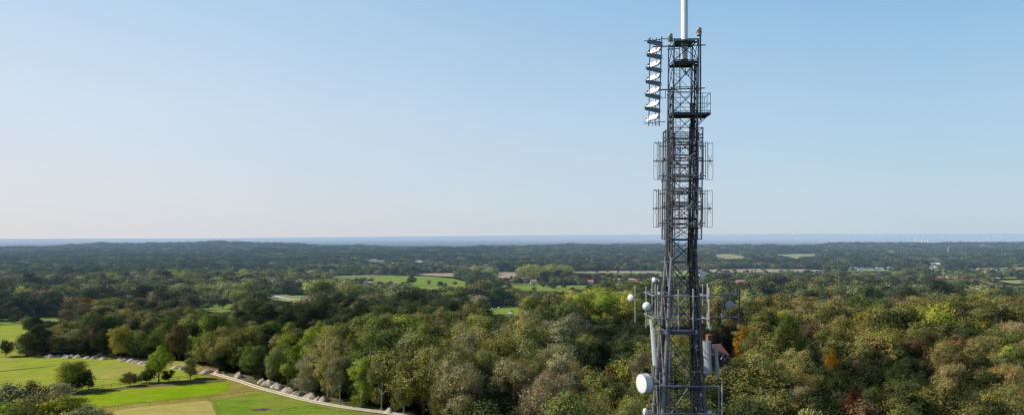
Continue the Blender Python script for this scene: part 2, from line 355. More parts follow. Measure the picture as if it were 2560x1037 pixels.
def rail_fence(name, pts, h, r, mat, step, label, rails=(1.0,), group=None):
    e = empty(name, pts[0]); tag(e, label, 'fence', group); o0 = pts[0]
    R_ = MB(); P = MB(); P.box((0, 0, h/2), (r*1.4, r*1.4, h)); first = P.build('post', mat, e); cnt = 0
    for a, b in zip(pts[:-1], pts[1:]):
        L_ = (b-a).length; n = max(1, round(L_/step))
        for k in range(n):
            p = a.lerp(b, k/n); cnt += 1
            if cnt > 98: continue
            q = first if cnt == 1 else first.copy()
            if cnt > 1: COL.objects.link(q); q.parent = e
            q.location = p-o0
        for f in rails: R_.tube(a-o0+Vector((0, 0, h*f)), b-o0+Vector((0, 0, h*f)), r, 4)
    for f in rails: pass
    R_.build('rail', mat, e)
    return e
def offset(pts, w):
    out = []
    for i, p in enumerate(pts):
        q0 = pts[max(i-1, 0)]; q1 = pts[min(i+1, len(pts)-1)]; t = Vector((q1.x-q0.x, q1.y-q0.y, 0)).normalized(); q = p+Vector((-t.y, t.x, 0))*w
        out.append(Vector((q.x, q.y, float(T(q.x, q.y)))))
    return out
rail_fence('timber_rail', offset(TR, .6), .5, .085, M['timber'], 2.6, 'pale new timber rail along the far side of the track, by the chalk heaps', (.85, .5))
rail_fence('timber_rail', offset(TR, -.6), .5, .085, M['timber'], 2.6, 'pale new timber rail along the meadow side of the track', (.85, .5))
rail_fence('post_and_rail_fence', [at(*p) for p in dens([(190, 984), (235, 976), (300, 966), (400, 958), (470, 947), (531, 940)], 3, closed=False)], 1.25, .055, M['old_timber'], 2.8, 'dark wooden post and rail fence between the two left meadows', (.95, .55))
rail_fence('wire_fence', [at(*p) for p in dens([(262, 1028), (330, 1018), (420, 1009), (520, 1000), (580, 991), (640, 984)], 2, closed=False)], 1.1, .035, M['old_timber'], 3.5, 'thin dark wire fence along the top edge of the cut hay field', (.9,))
rail_fence('wire_fence', [at(*p) for p in [(523, 1000), (530, 1012), (541, 1037), (560, 1080)]], 1.1, .03, M['old_timber'], 3.5, 'thin wire fence running down between hay field and green paddock', (.9,))
rail_fence('wire_fence', [at(*p) for p in dens([(700, 1030), (740, 1022), (790, 1019), (850, 1030), (960, 1048)], 2, closed=False)], .7, .05, M['old_timber'], 5, 'low curving wire fence in the green paddock near the track', (.8,))
# ---------------------------------------------------------------- chalk heaps
def heap_mesh(seed, flat=1.0, name='spoil_heap'):
    r = np.random.default_rng(seed); n, m = 22, 10; v = []; f = []
    ph = r.uniform(0, 6.28, 5); px, py = r.uniform(-.15, .15, 2)
    for j in range(m+1):
        t = j/m; h = (1-t**1.8)
        for i in range(n):
            a = 2*PI*i/n; R = t*(1+.2*math.sin(2*a+ph[0])+.1*math.sin(5*a+ph[1]))+r.uniform(-.02, .02)*(t > 0)
            z = h*flat*(1+.2*math.sin(3*a+ph[2])*t+.14*math.sin(2*a+ph[3]))*.60+r.uniform(-.03, .03)*(0 < t < 1)
            v.append((R*math.cos(a)+px*(1-t), R*math.sin(a)+py*(1-t), z if j < m else -.15))
    for j in range(m):
        for i in range(n):
            if j == 0: f.append((i, n+(i), n+(i+1) % n)) if False else None
            f.append((j*n+i, (j+1)*n+i, (j+1)*n+(i+1) % n, j*n+(i+1) % n))
    me = bpy.data.meshes.new(name); me.from_pydata(v, [], f); me.materials.append(M['chalk']); me.polygons.foreach_set('use_smooth', [True]*len(f)); return me
heap_meshes = [heap_mesh(k) for k in range(6)]
HEAPS = [(119, 894, 26), (141, 892, 18), (157, 890, 15), (161, 896, 23), (175, 893, 22), (190, 894, 20), (207, 889, 15), (214, 896, 19), (232, 897, 19), (253, 899, 25), (245, 889, 17), (276, 887, 14), (297, 901, 18), (307, 903, 20), (323, 905, 25), (338, 908, 22), (353, 910, 22), (362, 913, 14), (440, 922, 28), (453, 925, 16), (511, 934, 34), (540, 934, 24), (592, 945, 32), (652, 958, 30), (669, 963, 32), (688, 971, 38), (716, 981, 41), (742, 989, 39), (771, 998, 38), (793, 1004, 30), (807, 1005, 35), (974, 1033, 42)]
OR = ['first', 'second', 'third', 'fourth', 'fifth', 'sixth', 'seventh', 'eighth', 'ninth', 'tenth', 'eleventh', 'twelfth', 'thirteenth', 'fourteenth', 'fifteenth', 'sixteenth', 'seventeenth', 'eighteenth', 'nineteenth', 'twentieth', 'twenty-first', 'twenty-second', 'twenty-third', 'twenty-fourth']
hl = [h for h in sorted(HEAPS) if h[0] < 480]; hr = [h for h in sorted(HEAPS) if h[0] >= 600 and h[0] < 900]
for h in HEAPS:
    me = heap_meshes[random.randrange(6)]; o = bpy.data.objects.new('spoil_heap', me); COL.objects.link(o)
    p = at(h[0], h[1]); w = h[2]*p.y/F/2; o.location = (p.x, p.y+w*.7, p.z); o.rotation_euler = (0, 0, random.uniform(0, 6))
    s = w*random.uniform(.92, 1.1); o.scale = (s, s*random.uniform(.8, 1.2), s*random.uniform(.85, 1.25)*(1.0 if h[0] != 511 else .8))
    if h in hl: lb = 'pale chalk heap below the tree row, %s from the left' % OR[hl.index(h)] if hl.index(h) else 'pale chalk heap at the left end of the row below the trees'
    elif h in hr: lb = 'rounded chalk heap beside the railed track, %s of eight going down it' % OR[hr.index(h)]
    else: lb = {511: 'low wide brownish chalk heap left of the top end of the railed track', 540: 'dark chalk heap just behind the top end of the railed track', 592: 'lone grey chalk heap under a tree right of the track end', 974: 'last grey chalk heap at the bottom of the railed track by the wood'}[h[0]]
    tag(o, lb, 'spoil heap', 'chalk heaps tipped along the track')
p = at(652, 1024); me = heap_mesh(31, .5, 'earth_heap'); me.materials[0] = M['earth']; o = bpy.data.objects.new('earth_heap', me); COL.objects.link(o); o.location = p; o.scale = (3.0, 1.6, 1.1); tag(o, 'low dark brown heap of dug earth in the green paddock', 'earth heap')
# ---------------------------------------------------------------- trees
def proto(kind, seed, nleaf, lsize):
    """leaf quads through a lobed crown of a tree 1 unit high scaled later; built at about 15 m"""
    r = np.random.default_rng(seed)
    lobes = []
    if kind == 'round':
        H, RAD, zc, rz = 15, 6.6, 7.9, 6.6
        for k in range(15):
            a = r.uniform(0, 2*PI); u = r.uniform(-.75, 1); q = math.sqrt(max(0, 1-u*u))*r.uniform(.5, .72)
            lobes.append((RAD*q*math.cos(a), RAD*q*math.sin(a), zc+rz*.62*u, r.uniform(.27, .44)*RAD))
        lobes.append((0, 0, zc, RAD*.6))
    elif kind == 'oval':
        H, RAD, zc, rz = 18, 5.1, 8.7, 9.4
        for k in range(16):
            a = r.uniform(0, 2*PI); u = r.uniform(-.95, 1); q = math.sqrt(max(0, 1-u*u))*r.uniform(.4, .62)
            lobes.append((RAD*q*math.cos(a), RAD*q*math.sin(a), zc+rz*.72*u, r.uniform(.3, .46)*RAD))
    elif kind == 'wide':
        H, RAD, zc, rz = 13, 7.8, 6.7, 5.9
        for k in range(20):
            a = r.uniform(0, 2*PI); u = r.uniform(-.8, 1); q = math.sqrt(max(0, 1-u*u))*r.uniform(.55, .8)
            lobes.append((RAD*q*math.cos(a), RAD*q*math.sin(a), zc+rz*.6*u, r.uniform(.2, .36)*RAD))
        lobes.append((0, 0, zc, RAD*.5))
    elif kind == 'twiggy':
        H, RAD, zc, rz = 17, 5.9, 8.0, 8.8
        for k in range(18):
            a = r.uniform(0, 2*PI); u = r.uniform(-.8, 1); q = math.sqrt(max(0, 1-u*u))*r.uniform(.45, .72)
            lobes.append((RAD*q*math.cos(a), RAD*q*math.sin(a), zc+rz*.62*u, r.uniform(.24, .38)*RAD))
    elif kind == 'cedar':
        H, RAD, zc, rz = 17, 6.5, 9, 8
        for k in range(26):
            z = 4+12*(k/26); R0 = RAD*(1-(k/26)**1.6)*.9+.6; a = k*2.4
            lobes.append((R0*.62*math.cos(a), R0*.62*math.sin(a), z, R0*.5))
    elif kind == 'cone':
        H, RAD, zc, rz = 14, 2.4, 7, 7
        for k in range(16):
            z = 1.2+12*(k/16); R0 = RAD*(1-k/17)+.3; a = k*2.4
            lobes.append((R0*.3*math.cos(a), R0*.3*math.sin(a), z, R0*.8))
    elif kind == 'shrub':
        H, RAD, zc, rz = 5, 2.6, 2.4, 2.3
        for k in range(14):
            a = r.uniform(0, 2*PI); u = r.uniform(-.8, 1); q = math.sqrt(max(0, 1-u*u))*r.uniform(.5, .75)
            lobes.append((RAD*q*math.cos(a), RAD*q*math.sin(a), zc+rz*.6*u, r.uniform(.25, .45)*RAD))
    lobes = np.array(lobes); w = lobes[:, 3]**2; w /= w.sum()
    ncl = max(12, nleaf//22); li = r.choice(len(lobes), ncl, p=w); lb = lobes[li]
    dv = r.normal(size=(ncl, 3)); dv[:, 2] += .25; dv /= np.linalg.norm(dv, axis=1)[:, None]
    rad = lb[:, 3]*r.uniform(.62, 1.12, ncl)
    sq = np.array([1, 1, .22 if kind == 'cedar' else .85])
    cc = lb[:, :3]+dv*rad[:, None]*sq
    cc[:, 2] = np.maximum(cc[:, 2], H*.09 if kind not in ('shrub',) else .25)
    ci = r.integers(0, ncl, nleaf)
    sp = lsize*(1.9 if kind != 'cedar' else 1.4)
    off = r.normal(size=(nleaf, 3))*sp*.62*np.array([1, 1, .3 if kind == 'cedar' else .8])
    c = cc[ci]+off
    cen = np.array([0, 0, zc*.9]); out = dv[ci]*.8+(c-cen)/np.array([RAD, RAD, rz])*.5
    nrm = out+r.normal(size=(nleaf, 3))*.36
    if kind == 'cedar': nrm[:, 2] += 1.2
    nrm /= np.linalg.norm(nrm, axis=1)[:, None]
    up = r.normal(size=(nleaf, 3)); u = np.cross(nrm, up); u /= np.linalg.norm(u, axis=1)[:, None]; w_ = np.cross(nrm, u)
    s1 = lsize*r.uniform(.5, 1.25, nleaf)*.5; s2 = s1*r.uniform(.55, 1.0, nleaf)
    tint = (r.uniform(.8, 1.2, ncl)[ci]*r.uniform(.9, 1.1, nleaf))
    if kind == 'twiggy':
        tw = r.uniform(size=nleaf) < .42     # bare upright sprays between the leaves
        d = np.array([0, 0, 1.0])+r.normal(size=(nleaf, 3))*.28+out*.3; d /= np.linalg.norm(d, axis=1)[:, None]
        u = np.where(tw[:, None], d, u); w_ = np.where(tw[:, None], np.cross(nrm, u), w_)
        s1 = np.where(tw, lsize*r.uniform(.9, 2.1, nleaf), s1); s2 = np.where(tw, lsize*.11, s2)
    e = r.uniform(.75, 1.25, (nleaf, 4, 1))
    V = np.stack([c+u*s1[:, None]*e[:, 0], c+w_*s2[:, None]*e[:, 1], c-u*s1[:, None]*e[:, 2], c-w_*s2[:, None]*e[:, 3]], 1).reshape(-1, 3)
    colr = np.ones((nleaf, 4)); hue = r.normal(size=ncl)[ci]*.07
    colr[:, 0] = tint*(1+hue); colr[:, 1] = tint; colr[:, 2] = tint*(1-hue)
    if kind == 'twiggy': colr[tw, :3] = np.array([1.3, 1.12, 1.3])*tint[tw, None]
    colr = np.repeat(colr, 4, 0)
    # trunk and limbs
    t = MB(); tr = .035*H*(.55 if kind in ('oval', 'twiggy', 'cone') else .75); top = H*(.62 if kind != 'shrub' else .4)
    if kind in ('cedar', 'cone'): top = H*.93
    bend = r.uniform(-.5, .5, 2)
    pts = [Vector((bend[0]*math.sin(k*1.1)*.6, bend[1]*math.sin(k*.9)*.6, -0.3+(top+.3)*k/5)) for k in range(6)]
    for k in range(5): t.tube(pts[k], pts[k+1], tr*(1-.15*k), 7, tr*(1-.15*(k+1)), cap=False)
    big = [l for l in lobes if l[2] > H*.3]
    for l in big[:12]:
        z0 = max(H*.2, min(top*.95, l[2]-np.hypot(l[0], l[1])*.9)); k = min(4, int((z0+.3)/(top+.3)*5)); a = pts[k].lerp(pts[k+1], .5)
        q = Vector(l[:3]); mid = a.lerp(q, .5)+Vector((0, 0, -.3)); t.tube(a, mid, tr*.42, 5, tr*.28, cap=False); t.tube(mid, q, tr*.28, 5, tr*.08, cap=False)
        for _ in range(3):
            q2 = q+Vector(r.normal(size=3))*l[3]*.6; t.tube(q, q2, tr*.1, 3, tr*.03, cap=False)
    return V, colr, t, H, 2*RAD*1.02
def crown_mesh(name, V, colr, mat, trunk=None, bark=None):
    n = len(V)//4; me = bpy.data.meshes.new(name)
    tv = np.array([tuple(v) for v in trunk.v]) if trunk else np.zeros((0, 3)); tf = trunk.f if trunk else []
    allv = np.concatenate([V, tv]) if len(tv) else V
    nf = n+len(tf)
    me.vertices.add(len(allv)); me.vertices.foreach_set('co', allv.astype(np.float32).ravel())
    loops = np.concatenate([np.arange(4*n)]+[np.array(f)+4*n for f in tf]) if tf else np.arange(4*n)
    me.loops.add(len(loops)); me.loops.foreach_set('vertex_index', loops.astype(np.int32))
    sz = np.array([4]*n+[len(f) for f in tf]); st = np.concatenate([[0], np.cumsum(sz)[:-1]])
    me.polygons.add(nf); me.polygons.foreach_set('loop_start', st.astype(np.int32))
    me.materials.append(mat)
    if tf:
        me.materials.append(bark); me.polygons.foreach_set('material_index', ([0]*n+[1]*len(tf)))
    at_ = me.color_attributes.new('tint', 'FLOAT_COLOR', 'POINT')
    full = np.ones((len(allv), 4)); full[:len(V)] = colr; at_.data.foreach_set('color', full.astype(np.float32).ravel())
    me.update(calc_edges=True); me.validate(); return me
KINDS = {'round': 3, 'oval': 2, 'wide': 2, 'twiggy': 3, 'cedar': 1, 'cone': 1, 'shrub': 2}
NL = {'round': 17000, 'oval': 14000, 'wide': 17000, 'twiggy': 15000, 'cedar': 7000, 'cone': 2600, 'shrub': 2600}
LS = {'round': .35, 'oval': .33, 'wide': .35, 'twiggy': .32, 'cedar': .5, 'cone': .32, 'shrub': .30}
NEAR = {}; LOD = bpy.data.collections.new('wood_shapes'); LODX = {}
seed = 100; names = []
for kd, cnt in KINDS.items():
    NEAR[kd] = []
    for i in range(cnt):
        seed += 1
        V, cl, tb, H, W = proto(kd, seed, NL[kd], LS[kd])
        cm = crown_mesh('crown', V, cl, M['leaf']); 
        tme = bpy.data.meshes.new('trunk'); tme.from_pydata([tuple(v) for v in tb.v], [], tb.f); tme.materials.append(M['bark_pale'] if kd in ('twiggy', 'oval') else M['bark'])
        NEAR[kd].append((cm, tme, H, W))
        for lod, (fr, ls) in enumerate(((1.0, 1.0), (.10, 2.7), (.018, 5.6))):
            if lod == 0: V2, c2, t2 = V, cl, tb
            else: V2, c2, t2, _, _ = proto(kd, seed, int(NL[kd]*fr), LS[kd]*ls)
            nm = 's%03d' % len(names)
            me = crown_mesh(nm, V2, c2, M['leaf_far'], t2 if lod < 2 else None, M['bark'])
            o = bpy.data.objects.new(nm, me); LOD.objects.link(o); LODX[(kd, i, lod)] = (len(names), H, W); names.append(nm)
PALG = 2.45
PAL = {  # foliage colours (linear) and the words for them
 'dark': ((.020, .028, .012), 'dark green'), 'deep': ((.032, .044, .017), 'deep green'), 'mid': ((.060, .078, .022), 'mid green'), 'bright': ((.120, .148, .022), 'bright green'),
 'yellow': ((.135, .128, .026), 'yellowish green'), 'olive': ((.086, .094, .030), 'olive green'), 'khaki': ((.116, .110, .042), 'khaki brown'), 'brown': ((.070, .055, .026), 'russet brown'),
 'grey': ((.105, .108, .060), 'greyish green'), 'orange': ((.19, .10, .022), 'orange'), 'gold': ((.33, .20, .02), 'golden yellow'), 'red': ((.085, .024, .020), 'red'), 'pinkish': ((.104, .094, .052), 'pinkish brown'), 'pale': ((.13, .15, .055), 'pale green')}
PAL = {k: (tuple(v*(PALG if k not in ('orange', 'gold', 'red') else 1.15) for v in c), w) for k, (c, w) in PAL.items()}
def hsh(x, y, s=1.0, k=0): return .5+.5*math.sin(x/37*s+1.7*k+2*math.sin(y/53*s+k))*math.cos(y/41*s-k)
def pick_style(px, d, x, y):
    u = random.random(); h = hsh(x, y, 1, 1)
    if d < 330 and 470 < px < 1660:
        t = [('khaki', .20), ('olive', .34), ('grey', .10), ('pinkish', .02), ('mid', .14), ('bright', .08), ('dark', .07), ('yellow', .05)]
        kd = [('twiggy', .5), ('oval', .28), ('round', .22)]
        if px < 900: t = [('olive', .35), ('mid', .2), ('bright', .15), ('khaki', .2), ('dark', .1)]; kd = [('oval', .4), ('round', .4), ('twiggy', .2)]
    elif px >= 1660 and d < 340:
        t = [('olive', .36), ('khaki', .20), ('brown', .08), ('yellow', .03), ('mid', .16), ('dark', .08), ('bright', .02), ('pinkish', .01), ('deep', .06)]
        kd = [('round', .35), ('wide', .25), ('oval', .15), ('twiggy', .25)]
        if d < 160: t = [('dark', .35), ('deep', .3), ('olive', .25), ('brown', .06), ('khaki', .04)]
    elif px < 480 and d < 700:
        t = [('dark', .28), ('olive', .30), ('brown', .10), ('deep', .12), ('mid', .12), ('yellow', .03), ('khaki', .05)]; kd = [('round', .55), ('wide', .25), ('oval', .2)]
    elif d < 800:
        t = [('dark', .25), ('deep', .2), ('olive', .2), ('mid', .16), ('brown', .03), ('bright', .07), ('grey', .05), ('khaki', .04)]; kd = [('round', .5), ('wide', .3), ('oval', .2)]
    else:
        t = [('dark', .30), ('deep', .36), ('mid', .16), ('olive', .12), ('grey', .03), ('brown', .03)]; kd = [('round', .6), ('wide', .3), ('oval', .1)]
    if 600 < px < 1180 and 262 < d < 470: t = [('dark', .45), ('deep', .3), ('olive', .15), ('brown', .06), ('mid', .04)]; kd = [('round', .7), ('wide', .3)]  # dark foliage paints in the shaded belt behind the near wood
    if 1440 < px < 1650 and 170 < d < 330: t = [('dark', .6), ('deep', .3), ('olive', .1)]; kd = [('round', .7), ('wide', .3)]  # deep shade left of the mast put into the leaf colours
    if 1290 < px < 1600 and 300 < d < 430: t = [('bright', .35), ('yellow', .25), ('mid', .3), ('olive', .1)]; kd = [('round', .7), ('oval', .3)]
    if 2040 < px < 2310 and 155 < d < 212: t = [('dark', .6), ('deep', .3), ('brown', .1)]  # dark zone of the right wood: shade put into the foliage colours
    if px > 1780 and 340 < d < 700: t = [('dark', .3), ('deep', .3), ('olive', .15), ('mid', .15), ('brown', .05), ('bright', .05)]
    if px < 480 and 395 < d < 540: t = [('dark', .5), ('brown', .15), ('deep', .15), ('olive', .2)]
    if px < 1000 and 540 < d < 1000: t = [('olive', .28), ('mid', .22), ('bright', .05), ('grey', .06), ('deep', .17), ('dark', .22)]
    if 1000 < d < 1290 and 1180 < px < 1720: t = [('bright', .4), ('pale', .4), ('mid', .2)]
    def ch(lst, u):
        s = 0
        for n_, w in lst:
            s += w
            if u <= s: return n_
        return lst[0][0]
    return ch(kd, random.random()), ch(t, (.55*u+.45*h) if random.random() < .5 else u)
# picture-plane raster of the open ground
RW, RH = 1280, 519
yy, xx = np.mgrid[0:RH, 0:RW]; mask = np.zeros((RH, RW), bool)
def inside(poly, X, Y):
    r_ = np.zeros(X.shape, bool); n = len(poly); j = n-1
    for i in range(n):
        xi, yi = poly[i]; xj, yj = poly[j]
        c = ((yi > Y) != (yj > Y)) & (X < (xj-xi)*(Y-yi)/(yj-yi+1e-9)+xi); r_ ^= c; j = i
    return r_
for po in OPEN: mask |= inside(po, xx*2.0+1, yy*2.0+1)
CUM = np.pad(mask.astype(int).cumsum(0).cumsum(1), ((1, 0), (1, 0)))
def cover(x0, y0, x1, y1):
    a = int(np.clip(x0/2, 0, RW)); b = int(np.clip(x1/2+1, 0, RW)); c = int(np.clip(y0/2, 0, RH)); e = int(np.clip(y1/2+1, 0, RH))
    if b <= a or e <= c: return 0
    return CUM[e, b]-CUM[c, b]-CUM[e, a]+CUM[c, a]
fieldpoly = []  # world outlines of sheets, so no tree grows in a field
for o in COL.objects:
    if o.get('kind') == 'structure' and o.name.split('.')[0] not in ('ground', 'path'): pass
NF = [NEARFIELD, [(-300, 815), (50, 812), (55, 822), (44, 840), (44, 870), (40, 893), (-300, 893)]]+OPEN[:NOPEN]
ny, nx = np.mgrid[0:1000, 0:1200]; NR = np.zeros(nx.shape, bool)
for po in NF: NR |= inside(po, nx*3.0-500, ny*1.0+560)
def in_field(px, py):
    i = int((px+500)/3); j = int(py-560)
    return 0 <= i < 1200 and 0 <= j < 1000 and bool(NR[j, i])
cands = []
def add_tree(x, y, h, kd, cl, label=None, force=False, wscale=1.0, name=None):
    cands.append(dict(x=x, y=y, h=h, kd=kd, i=random.randrange(KINDS[kd]), cl=cl, label=label, force=force, ws=wscale, rz=random.uniform(0, 6.28), name=name))
def ex(px, yb, yt, wpx, kd, cl, label=None, name=None, d=None):
    """a tree read off the photo: foot, top and width"""
    p = at(px, yb) if d is None else Vector(((px-CX)/F*d, d, float(T((px-CX)/F*d, d))))
    h = (CZ-(yt-HY)/F*p.y)-p.z; H, W = NEAR[kd][0][2:]; ws = (wpx*p.y/F)/(W*h/H)
    add_tree(p.x, p.y, h, kd, cl, label, True, max(.45, min(2.2, ws)), name)
ex(397, 955, 852, 66, 'round', 'bright', 'tall bright green tree standing alone on the fence line in the left meadow')
ex(374, 957, 917, 38, 'shrub', 'dark', 'dark bush at the foot of the tall bright green tree', 'bush')
ex(420, 953, 920, 34, 'shrub', 'dark', 'dark low bush under the right side of the bright green tree', 'bush')
ex(325, 963, 926, 50, 'shrub', 'brown', 'round brownish bush left of the tall bright green tree', 'bush')
ex(354, 957, 930, 24, 'shrub', 'bright', 'small light green bush between brown bush and tall tree', 'bush')
ex(475, 947, 892, 46, 'round', 'khaki', 'small brownish olive tree on the fence near the chalk heaps', 'small_tree')
ex(222, 975, 923, 34, 'shrub', 'dark', 'narrow dark bush at the left end of the fence', 'bush')
ex(180, 978, 892, 82, 'round', 'yellow', 'yellowish green round tree left of the narrow dark bush')
ex(190, 980, 935, 60, 'shrub', 'dark', 'dark bush under the yellowish green round tree', 'bush')
ex(150, 1000, 948, 70, 'shrub', 'grey', 'grey green bush in the hedge below the yellowish tree', 'bush')
ex(14, 891, 848, 38, 'shrub', 'dark', 'solitary dark bush at the left edge of the photo', 'bush')
for k, (a, b_, c, w, kk, l) in enumerate([(30, 1040, 955, 110, 'grey', 'greyish hedge bush at the left edge, behind the hedge corner'), (85, 1035, 950, 80, 'brown', 'brownish hedge bush below the left meadow'), (120, 1060, 968, 90, 'pinkish', 'pinkish brown hedge bush in the lower left hedge'), (150, 1075, 988, 110, 'yellow', 'yellow green hedge bush at the bottom left corner'), (60, 1080, 985, 110, 'olive', 'olive green hedge bush in the bottom left corner'), (225, 1075, 1008, 70, 'grey', 'grey twiggy hedge bush at the lower right end of hedge'), (10, 1090, 1010, 110, 'bright', 'bright green hedge bush in the very corner of the photo'), (262, 1070, 1026, 50, 'khaki', 'small khaki hedge bush at the right end of the hedge'), (180, 1090, 1020, 100, 'olive', 'dark olive hedge bush along the bottom edge')]):
    ex(a, b_, c, w, 'shrub', kk, l, 'hedge_bush')
belt = [(90, 889, 806, 78, 'dark'), (128, 884, 812, 60, 'khaki'), (160, 886, 797, 70, 'olive'), (196, 886, 793, 76, 'olive'), (235, 888, 800, 60, 'brown'), (256, 892, 812, 62, 'dark'), (300, 896, 806, 66, 'yellow'), (318, 890, 800, 50, 'olive'), (345, 896, 815, 58, 'olive'), (372, 892, 802, 60, 'dark'), (415, 890, 795, 60, 'yellow'), (448, 900, 800, 66, 'brown'), (490, 908, 805, 70, 'dark'), (520, 915, 812, 66, 'olive'), (560, 925, 805, 90, 'khaki'), (600, 930, 830, 70, 'deep'), (188, 888, 845, 60, 'dark'), (215, 890, 842, 50, 'dark')]
for (a, b_, c, w, kk) in belt: ex(a, b_, c, w, 'round', kk)
ex(638, 944, 853, 72, 'round', 'mid', 'rounded mid green tree behind the first chalk heaps of the track')
ex(720, 958, 822, 84, 'oval', 'bright', 'tall bright yellow green tree at the left end of the near wood')
ex(775, 960, 820, 74, 'oval', 'bright', 'tall bright green tree, second in the near wood, rounder top')
ex(690, 955, 868, 60, 'round', 'olive', 'shorter olive tree at the wood edge above the chalk heaps')
ex(820, 995, 838, 84, 'twiggy', 'khaki'); ex(880, 990, 826, 60, 'oval', 'olive'); ex(770, 985, 875, 80, 'twiggy', 'grey')
ex(905, 1020, 893, 78, 'oval', 'bright', 'bright green tree low at the front of the near wood above the last heap')
ex(850, 1005, 868, 80, 'twiggy', 'grey'); ex(955, 1030, 862, 80, 'twiggy', 'khaki'); ex(1010, 1035, 850, 90, 'twiggy', 'olive'); ex(1085, 1045, 845, 90, 'twiggy', 'grey')
ex(1150, 1050, 855, 90, 'oval', 'mid'); ex(1215, 1050, 842, 90, 'twiggy', 'olive'); ex(1290, 1052, 845, 100, 'twiggy', 'khaki'); ex(1355, 1050, 850, 80, 'twiggy', 'olive'); ex(1425, 1045, 862, 84, 'twiggy', 'khaki', 'yellowish khaki twiggy tree at the right end of the near wood')
ex(1180, 1055, 905, 80, 'oval', 'mid'); ex(1110, 1060, 925, 80, 'twiggy', 'olive'); ex(1245, 1060, 930, 80, 'oval', 'olive'); ex(1330, 1062, 935, 70, 'round', 'dark')
ex(1370, 960, 750, 110, 'cedar', 'dark', 'dark layered cedar rising behind the twiggy trees left of the mast', 'cedar_tree', d=262)
ex(1470, 960, 858, 22, 'cone', 'dark', 'small narrow dark conifer in the shade left of the mast', 'conifer_tree', d=195)
ex(1605, 1010, 860, 90, 'twiggy', 'pinkish', 'pale pinkish brown bare topped tree just left of the mast', d=182)
ex(1523, 940, 900, 24, 'round', 'red', 'small red leaved bush in the shade left of the mast', 'bush', d=168)
ex(1545, 960, 885, 40, 'shrub', 'yellow', 'yellow green bush beside the small red bush', 'bush', d=170)
ex(1700, 960, 835, 90, 'twiggy', 'olive', 'olive brown tree seen through the lattice of the mast', d=200)
ex(1900, 1010, 862, 130, 'round', 'pale', 'large pale green tree right of the red roofed house', d=165)
ex(1985, 1010, 838, 60, 'cone', 'mid', 'narrow green tree right of the large pale green tree', 'conifer_tree', d=205)
ex(2080, 960, 852, 46, 'twiggy', 'gold', 'small golden yellow tree glowing in the shade of the right wood', 'small_tree', d=185)
ex(2205, 960, 815, 100, 'round', 'bright', 'round bright green tree in the middle of the right wood', d=215)
ex(1935, 960, 798, 110, 'wide', 'orange', 'wide rusty orange tree above the pale green tree right of the mast', d=255)
ex(1955, 900, 752, 44, 'round', 'orange', 'small orange topped tree among green ones right of the mast', 'small_tree', d=330)
ex(1880, 900, 720, 80, 'wide', 'pale', 'pale grey green spreading tree behind the wood right of the mast', d=360)
ex(1856, 900, 815, 36, 'shrub', 'gold', 'golden orange bush just right of the mast', 'bush', d=240)
ex(1790, 900, 765, 44, 'round', 'yellow', 'yellow green tree behind the right hand dish of the mast', d=300)
ex(1975, 960, 760, 60, 'round', 'mid'); 
ex(2125, 1037, 960, 40, 'round', 'red', 'dusky red bush low in the right wood', 'bush', d=142); ex(2258, 1037, 970, 30, 'round', 'red', 'small dark red bush low in the right wood, right of another', 'bush', d=140)
ex(2010, 1037, 930, 80, 'twiggy', 'grey', 'greyish twiggy tree at the bottom of the right wood', d=140)
ex(2030, 1037, 995, 54, 'shrub', 'pale', 'pale green bush at the bottom edge of the right wood', 'bush', d=128)
ex(2380, 1037, 880, 110, 'twiggy', 'khaki', 'khaki brown feathery tree in the lower right wood', d=165); ex(2520, 1037, 885, 110, 'twiggy', 'khaki', 'khaki brown feathery tree near the right edge of the photo', d=165)
ex(2300, 1037, 948, 90, 'round', 'yellow', 'yellowish round tree at the bottom of the right wood', d=140); ex(2480, 1037, 965, 110, 'round', 'yellow', 'low yellow green tree at the bottom right corner', d=135)
ex(2450, 960, 780, 90, 'wide', 'yellow', 'bright yellow green tree in the upper right of the warm wood', d=255); ex(2545, 960, 790, 80, 'wide', 'yellow', 'yellow green tree at the right edge of the warm wood', d=250)
ex(2250, 940, 772, 70, 'wide', 'bright', 'lime green tree at the top of the warm right wood', d=275)
ex(215, 800, 740, 46, 'round', 'orange', 'orange yellow tree in the dark wood at the far left', d=395)
ex(1560, 800, 722, 64, 'round', 'yellow', 'yellow green tree left of the mast above the dark trees', d=390); ex(1475, 800, 720, 80, 'round', 'yellow', 'broad yellow green tree behind the cedar', d=395)
ex(1030, 713, 686, 26, 'round', 'deep', 'dark green tree standing in front of the valley pasture', d=870)
ex(1335, 727, 706, 22, 'cone', 'olive', 'narrow tree in front of the small valley pasture', 'conifer_tree', d=700)
ex(1432, 726, 718, 22, 'round', 'dark', 'small round dark tree in front of the small pasture', 'small_tree', d=700)
